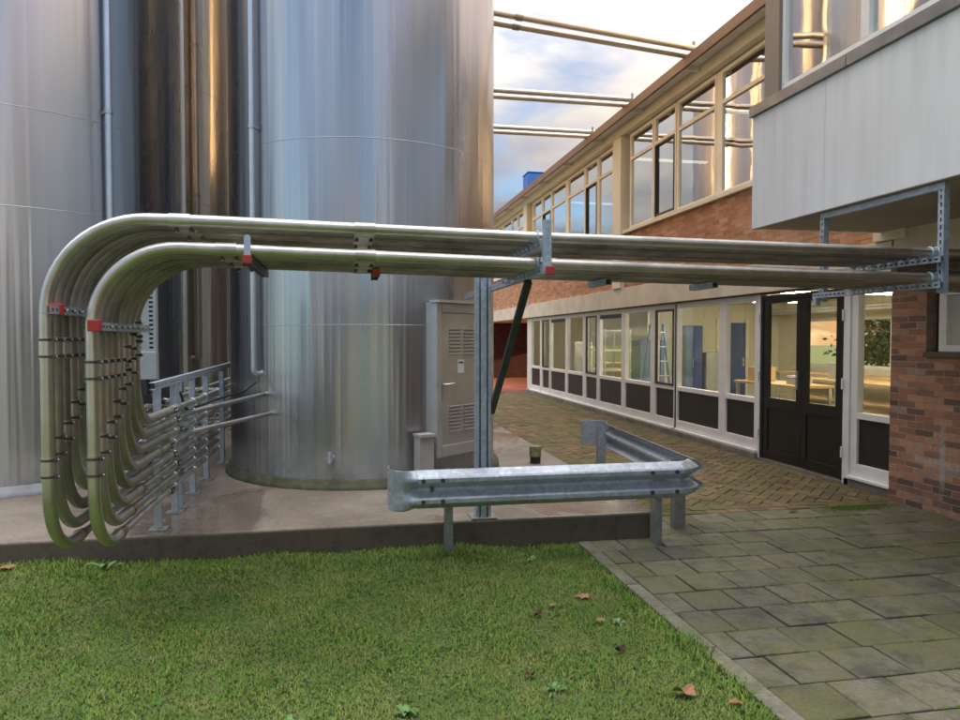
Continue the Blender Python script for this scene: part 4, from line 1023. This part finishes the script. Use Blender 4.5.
# band, spandrel, pillars, beam
m = MB(); m.box(5.30, 5.52, 6.22, 36, 2.185, 2.56); m.build('concrete_band', M_CREAM, bd, bevel=.006)
m = MB(); m.box(5.36, 5.52, 6.12, 20.9, 2.171, 2.184); m.build('shadow_gap', M_GASKET, bd)
PY = [6.02, 13.20, 20.40, 27.6, 34.8]; PWD = .42
for a, b in zip(PY, PY[1:]):
    m = MB(); m.box(5.36, 5.50, a + PWD, b, 2.562, 3.60); m.build('brick_spandrel', M_BRICK, bd)
    m = MB(); m.box(5.30, 5.52, a + PWD + .003, b - .003, 3.601, 3.665); m.build('window_sill', M_CREAMP, bd, bevel=.004)
for a in PY:
    m = MB(); m.box(5.27, 5.53, a, a + PWD, 2.563, 5.478); m.build('pillar', M_CREAMP, bd, bevel=.006)
m = MB(); m.box(5.26, 5.53, 6.0, 36, 5.48, 5.715); m.build('concrete_beam', M_CREAMP, bd, bevel=.006)
m = MB(); m.box(5.03, 5.255, 6.35, 36, 5.66, 5.70); m.build('eave_soffit', M_EAVE, bd)
m = MB(); m.box(4.985, 5.028, 6.35, 36, 5.60, 5.75); m.build('gutter', M_GUTTER, bd)
for k in range(13): m = MB(); y = 8.05 + 2.03 * k; m.box(5.03, 5.258, y, y + .05, 5.585, 5.655); m.build('gutter_bracket', M_EAVE, bd)
m = MB(); m.box(5.03, 12.5, 6.34, 36, 5.703, 5.745); m.build('roof', M_ROOF, bd)
UPW = 5.38
def uwin(y0, y1, dark):
    m = MB(); e = .055; x0, x1 = UPW, UPW + .07; mid = 4.99
    m.box(x0, x1, y0 - e, y0, 3.668, 5.46); m.box(x0, x1, y1, y1 + e, 3.668, 5.46)
    m.box(x0, x1, y0, y1, 3.668, 3.72); m.box(x0, x1, y0, y1, 5.40, 5.46); m.box(x0, x1, y0, y1, mid - .03, mid + .03)
    f = m.build('upper_window', M_FRAMEC, bd, bevel=.004)
    for a, b in ((3.72, mid - .03), (mid + .03, 5.40)):
        q = MB(); q._add([(UPW + .03, y0, a), (UPW + .03, y1, a), (UPW + .03, y1, b), (UPW + .03, y0, b)], [(0, 1, 2, 3)]); q.build('pane', M_GLASSU, f)
    if dark:
        q = MB(); e2 = .03
        q.box(UPW - .01, UPW + .025, y0, y0 + e2, 3.72, mid - .03); q.box(UPW - .01, UPW + .025, y1 - e2, y1, 3.72, mid - .03)
        q.box(UPW - .01, UPW + .025, y0 + e2, y1 - e2, 3.72, 3.72 + e2); q.box(UPW - .01, UPW + .025, y0 + e2, y1 - e2, mid - .03 - e2, mid - .03)
        q.build('casement', M_GASKET, f)
pat = [(.16, 1.16, 0), (1.30, 2.00, 1), (2.13, 3.28, 0), (3.50, 4.65, 0), (4.79, 5.54, 1), (5.67, 6.61, 0)]
for a in PY[:4]:
    for y0, y1, dk in pat: uwin(a + PWD - .10 + y0, a + PWD - .10 + y1, dk)
for a in PY[:4]: m = MB(); m.box(UPW + .004, UPW + .066, a + PWD + 3.24, a + PWD + 3.34, 3.67, 5.455); m.build('wide_mullion', M_FRAMEC, bd)
m = MB(); m.box(5.53, 5.56, 6.0, 36, 5.46, 5.48); m.build('window_head', M_CREAMP, bd)
# passage under the far end
m = MB(); m.box(1.0, 13, 28.2, 28.4, -.05, 2.6); m.build('passage_wall', M_BRICKDARK, bd)
m = MB(); m.box(5.5, 12.5, 20.9, 36, 2.2, 2.5); m.build('passage_ceiling', M_CREAM, bd)
m = MB(); m.box(5.5, 12.5, 20.72, 20.89, -.05, 2.6); m.build('end_wall', M_BRICKDARK, bd)
# rooms of the ground floor
m = MB(); m.box(5.50, 11.0, 6.1, 20.70, -.06, .02); m.build('room_floor', M_RFLOOR, bd)
m = MB(); m.box(5.53, 11.0, 6.1, 20.70, 2.44, 2.50); m.build('room_ceiling', M_CEIL, bd)
m = MB()
yw = [(6.1, 9.3), (10.4, 11.2), (12.55, 12.75), (14.1, 14.35), (15.7, 20.7)]
for a, b in yw: m.box(10.9, 11.05, a, b, .02, 2.44)
for a, b in ((9.3, 10.4), (11.2, 12.55), (12.75, 14.1), (14.35, 15.7)): m.box(10.9, 11.05, a, b, .02, .95); m.box(10.9, 11.05, a, b, 2.05, 2.44)
m.box(7.4, 10.9, 16.6, 16.7, .02, 2.44); m.box(5.5, 10.9, 6.0, 6.1, .02, 2.44); m.build('room_wall', M_YWALL, bd)
m = MB(); m.box(5.5, 10.9, 20.58, 20.70, .02, 2.44); m.build('room_end_wall', M_YWALL, bd)
m = MB(); e = .06
for a, b in ((9.3, 10.4), (11.2, 12.55), (12.75, 14.1), (14.35, 15.7)):
    m.box(10.93, 10.99, a, a + e, .95, 2.05); m.box(10.93, 10.99, b - e, b, .95, 2.05); m.box(10.93, 10.99, a + e, b - e, .95, .95 + e); m.box(10.93, 10.99, a + e, b - e, 2.05 - e, 2.05)
m.build('rear_window', M_WHITE, bd)
# inner door, blue
m = MB(); m.box(9.25, 9.95, 16.52, 16.595, .03, 1.98); idr = m.build('inner_door', M_BLUE, bd)
m = MB(); m.box(9.17, 9.248, 16.53, 16.598, .02, 2.06); m.box(9.952, 10.03, 16.53, 16.598, .02, 2.06); m.build('inner_door_frame', M_CREAMP, bd)
m = MB(); m.tube([(9.88, 16.51, 1.0), (9.88, 16.46, 1.0), (9.78, 16.46, 1.0)], .012, 8); m.box(9.855, 9.905, 16.505, 16.519, .9, 1.1); m.build('inner_door_handle', M_BOLT, bd)
# upper floor shell
m = MB(); m.box(5.52, 12.4, 6.0, 36, 3.30, 3.38); m.build('upper_floor', M_RFLOOR, bd)
m = MB(); m.box(9.3, 9.4, 6.5, 36, 3.385, 5.60); m.build('upper_room_wall', M_YWALL, bd)
m = MB(); m.box(5.56, 9.3, 6.5, 36, 5.60, 5.64); m.build('upper_ceiling', M_CEIL, bd)
# outer shell so that the sun stays out
m = MB(); m.box(12.4, 12.5, -12, 36, 0, 5.78); m.build('rear_wall', M_BRICK, bd)
bpy.data.objects.remove(bpy.data.objects['rear_wall'])
m = MB(); m.box(12.4, 12.5, 6.34, 36, 2.5, 5.78); m.build('rear_wall', M_BRICK, bd)
# near block: red brick, cream band, bay
m = MB(); m.box(5.29, 5.49, 5.76, 6.19, -.05, 2.085); m.box(5.29, 5.49, -8, 5.76, -.05, 1.44); m.box(5.29, 5.49, -8, 2.9, 1.44, 2.085)
m.build('near_brick_wall', M_BRICKN, bd)
m = MB(); m.box(5.31, 5.49, -8, 6.2, 2.32, 2.70); m.build('upper_band', M_CREAM, bd)
m = MB(); m.box(5.35, 5.49, -8, 6.19, 2.087, 2.318); m.build('lintel', M_GASKET, bd)
nb = MB(); nb.box(5.32, 5.44, 2.9, 5.65, 1.475, 1.535); nb.box(5.32, 5.44, 2.9, 5.65, 1.985, 2.06); nb.box(5.32, 5.44, 5.565, 5.65, 1.535, 1.985); nb.box(5.32, 5.44, 4.0, 4.08, 1.535, 1.985); nb.box(5.32, 5.44, 2.9, 2.98, 1.535, 1.985)
nw = nb.build('near_window', M_WHITE, bd, bevel=.004)
m = MB(); m.box(5.37, 5.38, 2.98, 5.565, 1.535, 1.985); m.build('blind', M_BLIND, nw)
m = MB(); m.box(5.40, 5.48, 5.652, 5.758, 1.475, 2.084); m.build('reveal', M_GASKET, nw)
m = MB(); m.box(5.255, 5.45, 2.9, 5.758, 1.425, 1.472); m.build('brick_sill', M_SILLB, nw, bevel=.004)
# bay
BX = 3.864
m = MB(); m.box(BX, BX + .05, -8, 5.28, 2.645, 3.70); m.build('bay_panel', M_BAY, bd)
m = MB(); m.box(BX, BX + .05, 5.283, 6.335, 2.645, 3.70); m.build('bay_panel', M_BAYG if False else M_BAY, bd)
m = MB(); m.box(BX + .05, 5.30, 6.28, 6.335, 2.645, 3.70); m.build('bay_side', M_BAY, bd)
m = MB(); m.box(BX + .052, 5.305, -8, 6.278, 2.652, 2.70); m.box(BX, BX + .05, -8, 6.335, 2.640, 2.644); m.build('bay_soffit', M_SOFFIT, bd)
m = MB(); y = 6.36
while y > -8:
    m.box(BX - .03, BX + .12, max(y - 1.35, -8), y - .004, 3.703, 3.80); y -= 1.354
m.build('flashing', M_FLASH, bd, bevel=.003)
m = MB(); m.box(BX + .0, BX + .14, 5.93, 6.15, 3.802, 7.0); m.box(BX + .14, 5.4, 6.05, 6.15, 3.802, 7.0); m.build('bay_post', M_TAUPE, bd)
m = MB(); ys = [5.93, 4.88, 3.85, 2.8, 1.75, .7, -.4, -1.5]
m.box(BX + .03, BX + .10, ys[-1], ys[0], 3.802, 3.87); m.box(BX + .03, BX + .10, ys[-1], ys[0], 5.5, 5.6)
for y in ys: m.box(BX + .03, BX + .10, y - .045, y + (.045 if y != 5.93 else -.002), 3.872, 5.498)
bw = m.build('bay_window', M_WHITE, bd, bevel=.004)
m = MB(); m._add([(BX + .07, ys[-1], 3.87), (BX + .07, ys[0], 3.87), (BX + .07, ys[0], 5.5), (BX + .07, ys[-1], 5.5)], [(0, 1, 2, 3)]); m.build('pane', M_GLASSU, bw)
m = MB(); m.box(BX - .1, 12.5, -8, 6.33, 5.78, 7.0) ; m.box(BX + .02, BX + .12, -8, 5.93, 5.6, 5.78); m.build('bay_roof', M_TAUPE, bd)
m = MB(); m.box(6.5, 6.6, -8, 6.0, 2.72, 5.77); m.build('bay_inner_wall', M_YWALL, bd)
m = MB(); m.box(12.4, 12.5, -8, 6.33, 0, 5.78); m.build('near_rear_wall', M_BRICKN, bd)
m = MB(); m.box(BX + .05, 6.5, -8, 6.04, 3.60, 3.69); m.build('bay_floor', M_RFLOOR, bd)

# lamps in the rooms
def lamp(x0, x1, y, z, label, mat=M_TUBE, group='tube lamps in the ground floor room', along='X'):
    t = thing('ceiling_lamp', ((x0 + x1) / 2, y, z), label, 'ceiling lamp', group)
    m = MB(); m.box(x0, x1, y - .07, y + .07, z + .012, z + .05); m.build('housing', M_WHITE, t)
    m = MB(); m.box(x0 + .03, x1 - .03, y - .055, y + .055, z - .02, z + .010); m.build('tube', mat, t)
lamp(8.2, 9.6, 10.8, 2.36, 'long lit tube lamp seen through the narrow window right of the doors')
lamp(6.3, 7.7, 10.8, 2.36, 'lit tube lamp nearest the glass doors')
lamp(8.2, 9.6, 13.6, 2.36, 'lit tube lamp in front of the rear windows')
lamp(6.3, 7.7, 13.6, 2.36, 'lit tube lamp behind the wide window left of the doors')
lamp(6.3, 7.7, 17.4, 2.36, 'lit tube lamp in the far part of the ground floor room')
lamp(8.2, 9.6, 8.3, 2.36, 'lit tube lamp deep behind the near brick wall')
lamp(6.2, 8.0, 14.9, 5.50, 'lit upper floor lamp glimpsed left of the first tall pillar', M_TUBEU, 'lamps on the upper floor')
lamp(6.2, 8.0, 20.0, 5.50, 'lit upper floor lamp behind the windows farther back', M_TUBEU, 'lamps on the upper floor')
lamp(6.2, 8.0, 11.5, 5.50, 'lit upper floor lamp behind the dark framed casement', M_TUBEU, 'lamps on the upper floor')
# furniture
def bench(x0, x1, y0, y1, label):
    t = thing('work_bench', ((x0 + x1) / 2, (y0 + y1) / 2, .02), label, 'work bench', 'work benches in the room')
    m = MB(); m.box(x0, x1, y0, y1, .80, .84); m.build('bench_top', M_WOOD, t)
    for x in (x0 + .05, x1 - .05):
        for y in (y0 + .05, y1 - .05): q = MB(); q.box(x - .025, x + .025, y - .025, y + .025, .021, .80); q.build('leg', M_GREYM, t)
    q = MB(); q.box(x0 + .03, x1 - .03, y0 + .08, y1 - .08, .30, .33); q.build('lower_shelf', M_WOOD, t)
bench(8.6, 9.4, 9.0, 12.4, 'long wooden work bench seen through the doors and narrow window')
bench(7.0, 7.7, 10.2, 12.0, 'wooden work bench closest to the glass doors')
bench(9.9, 10.6, 10.0, 15.2, 'wooden work bench under the rear windows')
def cabinet(x0, x1, y0, y1, h, mat, name, label, cat):
    t = thing(name, ((x0 + x1) / 2, (y0 + y1) / 2, .02), label, cat)
    m = MB(); m.box(x0, x1, y0, y1, .06, h); m.build('carcass', mat, t, bevel=.006)
    m = MB(); m.box(x0 + .01, (x0 + x1) / 2 - .004, y0 - .018, y0 - .002, .08, h - .02); m.build('cabinet_door', mat, t)
    m = MB(); m.box((x0 + x1) / 2 + .004, x1 - .01, y0 - .018, y0 - .002, .08, h - .02); m.build('cabinet_door', mat, t)
    m = MB(); m.box((x0 + x1) / 2 - .05, (x0 + x1) / 2 - .035, y0 - .04, y0 - .019, .9, 1.1); m.build('cabinet_handle', M_BOLT, t)
    m = MB(); m.box(x0 + .03, x1 - .03, y0 + .03, y1 - .03, .021, .059); m.build('base', M_GASKET, t)
cabinet(8.05, 8.50, 16.0, 16.55, 1.9, M_BLUE, 'cabinet', 'tall blue cabinet against the yellow inner wall', 'cabinet')
cabinet(6.55, 7.15, 15.2, 15.7, 1.55, M_BLUE, 'cabinet', 'blue cupboard behind the dark framed opening window', 'cabinet')
t = thing('storage_crate', (6.6, 16.9, .02), 'orange storage crate near the far ground floor windows', 'crate')
m = MB(); 
for x0, x1, y0, y1 in ((6.2, 7.0, 16.6, 16.63), (6.2, 7.0, 17.17, 17.2), (6.2, 6.23, 16.63, 17.17), (6.97, 7.0, 16.63, 17.17)): m.box(x0, x1, y0, y1, .021, .95)
m.build('side_wall', M_ORANGE, t)
m = MB(); m.box(6.23, 6.97, 16.63, 17.17, .021, .05); m.build('bottom', M_ORANGE, t)
m = MB(); m.box(6.18, 7.02, 16.58, 17.22, .951, .99); m.build('rim', M_WOOD, t)
t = thing('step_ladder', (6.5, 14.2, .02), 'blue folding ladder standing inside the seventh ground floor window', 'ladder')
for s_ in (-1, 1):
    m = MB(); m.bar((6.5 + s_ * .22, 13.9, .02), (6.5 + s_ * .14, 14.2, 1.9), .03, .05); m.build('stile', M_BLUE, t)
    m = MB(); m.bar((6.5 + s_ * .22, 14.6, .02), (6.5 + s_ * .14, 14.24, 1.88), .025, .03); m.build('rear_leg', M_BLUE, t)
for k in range(6):
    q = (k + .7) / 6.3; m = MB(); m.bar((6.28 + .08 * q, 13.9 + .3 * q, 1.9 * q), (6.72 - .08 * q, 13.9 + .3 * q, 1.9 * q), .07, .02); m.build('rung', M_GREYM, t)
def box_thing(x, y, z, sx_, sy_, sz_, mat, label):
    t = thing('cardboard_box', (x, y, z), label, 'box', 'boxes on the work benches')
    m = MB(); m.box(x - sx_ / 2, x + sx_ / 2, y - sy_ / 2, y + sy_ / 2, z, z + sz_); m.build('carton', mat, t, bevel=.004)
    m = MB(); m.box(x - .03, x + .03, y - sy_ / 2 - .002, y + sy_ / 2 + .002, z + sz_ + .001, z + sz_ + .004); m.build('tape', M_PLATE, t)
box_thing(7.3, 11.6, .842, .35, .3, .25, M_WOOD, 'brown box at the far end of the bench closest to the doors')
box_thing(7.35, 10.6, .842, .3, .25, .14, M_GREYM, 'flat grey box at the near end of the bench closest to the doors')
box_thing(9.0, 9.6, .842, .3, .4, .2, M_PLATE, 'pale box on the near end of the long bench')
box_thing(9.05, 11.8, .842, .35, .3, .3, M_GREYM, 'tall grey box on the far end of the long bench')
cabinet(6.0, 6.5, 18.2, 18.7, 1.5, M_PLATE, 'cabinet', 'white cabinet behind the third ground floor window from the far end', 'cabinet')
cabinet(8.6, 9.05, 16.0, 16.55, 1.25, M_GREYM, 'cabinet', 'low grey cabinet beside the tall blue one', 'cabinet')
t = thing('rolling_rack', (6.1, 15.9, .02), 'pale metal shelf rack behind the fifth and sixth ground floor windows', 'shelf rack')
for x in (5.8, 6.4):
    for y in (15.4, 16.4): m = MB(); m.box(x - .02, x + .02, y - .02, y + .02, .021, 1.8); m.build('upright', M_GREYM, t)
for z in (.4, .85, 1.3, 1.75): m = MB(); m.box(5.775, 6.425, 15.375, 16.425, z, z + .03); m.build('shelf', M_PLATE, t)
# service pipes under the ceiling
t = thing('duct_run', (9.9, 12.0, 2.2), 'dark service pipes hung below the room ceiling in front of the rear windows', 'service pipes')
for z, y0, y1, r_ in ((2.24, 8., 16.4, .05), (2.18, 8., 16.4, .035)):
    m = MB(); m.tube([(10.2, y0, z), (10.2, y1, z)], r_, 10); m.build('service_pipe', M_GREYM, t)
# ------------------------------------------------------------------ roof pipes
def rpipe(a, b, label):
    t = thing('roof_pipe', a, label, 'roof pipe', 'pipes from the tanks to the roof')
    m = MB(); m.tube([a, b], .046, 12); m.build('tube', M_CONDUIT_W, t)
    d = (Vector(b) - Vector(a)).normalized(); c = Vector(b) + (Vector(a) - Vector(b)) * .30
    m = MB(); m.tube([c - d * .05, c + d * .05], .055, 12); m.build('coupling', M_PIPE, t)
lab = [('nearest and highest roof pipe above the middle tank', 'second roof pipe, just below the nearest one'), ('upper pipe of the middle pair crossing the sky', 'lower pipe of the middle pair crossing the sky'), ('upper pipe of the farthest pair crossing the sky', 'lower pipe of the farthest pair crossing the sky')]
for k, (yr, yl, xl, zr, zl2) in enumerate(((9.93, 9.10, 1.0, 5.83, 5.83), (12.19, 12.19, 1.05, 5.83, 5.85), (14.25, 14.25, 1.5, 5.83, 5.83))):
    rpipe((5.35, yr, zr), (xl, yl, zl2), lab[k][0]); rpipe((5.35, yr - .02 + .20, zr - .04), (xl, yl + .20, zl2 - .04), lab[k][1])
    m = MB(); m.box(5.02, 5.06, yr - .10, yr - .085, 5.766, 5.91); m.box(5.02, 5.06, yr - .1, yr + .22, 5.752, 5.765); m.build('pipe_bracket', M_POST, bd)
t = thing('roof_unit', (6.15, 22.6, 5.75), 'bright blue box shaped unit standing on the flat roof edge', 'roof unit')
m = MB(); m.box(5.8, 6.5, 22.25, 22.95, 6.30, 6.84); m.build('housing', M_BLUEROOF, t, bevel=.03)
m = MB(); m.box(5.78, 6.52, 22.23, 22.97, 6.842, 6.87); m.build('lid', M_BLUEROOF, t, bevel=.01)
for x in (5.86, 6.44):
    for y in (22.31, 22.89): m = MB(); m.box(x - .04, x + .04, y - .04, y + .04, 5.746, 6.299); m.build('leg', M_GREYM, t)

# unseen yard, block and trees, added behind the viewer for the tank reflections
m = MB(); m.box(-60, 5.28, -60, -6.0, -.09, .0); struct(m.build('added_yard', M_ADDED_YARD))
wb = thing('added_workshop', (-14, -17, 0), 'pale rendered workshop added unseen behind the viewer for the tank reflections', 'workshop')
m = MB(); m.box(-24, -7.5, -24, -17, 0, 7.2); m.build('wall', M_CREAM, wb)
m = MB(); m.box(-24.3, -7.2, -24.3, -16.7, 7.2, 7.6); m.build('roof', M_ROOF, wb)
for k in range(5): m = MB(); m.box(-23 + 3.1 * k, -21.2 + 3.1 * k, -16.99, -16.96, 1.4, 3.4); m.build('window', M_BLACKP, wb)
# ------------------------------------------------------------------ trees and hedge
def tree(x, y, h, cr, nleaf, label, name='garden_tree', group='trees behind the building'):
    t = thing(name, (x, y, -.1), label, 'tree', group); m = MB()
    m.tube([(x, y, -.1), (x + .06, y, h * .3), (x - .05, y + .1, h * .55), (x, y, h * .8)], .13, 10, r2=.04)
    for k in range(7):
        a = k * 2.4; z = h * (.3 + .07 * k); m.tube([(x, y, z), (x + math.cos(a) * cr * .4, y + math.sin(a) * cr * .4, z + h * .1), (x + math.cos(a) * cr * .75, y + math.sin(a) * cr * .75, z + h * .22)], .05, 7, r2=.012)
    m.build('trunk', M_BARK, t); m = MB()
    cl_ = [(x + random.gauss(0, cr * .45), y + random.gauss(0, cr * .45), h * random.uniform(.28, 1.0), random.uniform(.3, .55) * cr) for _ in range(26)]
    for k in range(nleaf):
        c = random.choice(cl_); p = Vector((c[0] + random.gauss(0, c[3] * .5), c[1] + random.gauss(0, c[3] * .5), c[2] + random.gauss(0, c[3] * .45)))
        a = Vector((random.gauss(0, 1), random.gauss(0, 1), random.gauss(0, .6))).normalized(); b = a.cross(Vector((random.gauss(0, 1), random.gauss(0, 1), random.gauss(0, 1)))).normalized(); s_ = random.uniform(.05, .10)
        m._add([p - a * s_, p + b * s_ * .5, p + a * s_, p - b * s_ * .5], [(0, 1, 2, 3)])
    m.build('crown', M_LEAF, t)
for k, (x, y, h, lb) in enumerate(((14.2, 12.5, 3.4, 'leafy green tree seen through the doors and rear windows'), (13.6, 15.2, 2.4, 'low green shrub tree seen through the left rear window'), (15.8, 17.5, 3.6, 'taller green tree beyond the rear windows'))):
    tree(x, y, h, 1.1, 5200, lb)

for k, (x, y, h, lb) in enumerate(((-5.2, -19, 6.5, 'tall added tree mirrored left of centre in the middle tank'), (-.8, -24, 4.5, 'low added tree mirrored in the centre of the middle tank'), (2.6, -20, 7.5, 'tall added tree mirrored right of centre in the middle tank'))):
    tree(x, y, h, 1.7, 5200, lb, 'added_tree', 'added trees across the yard')
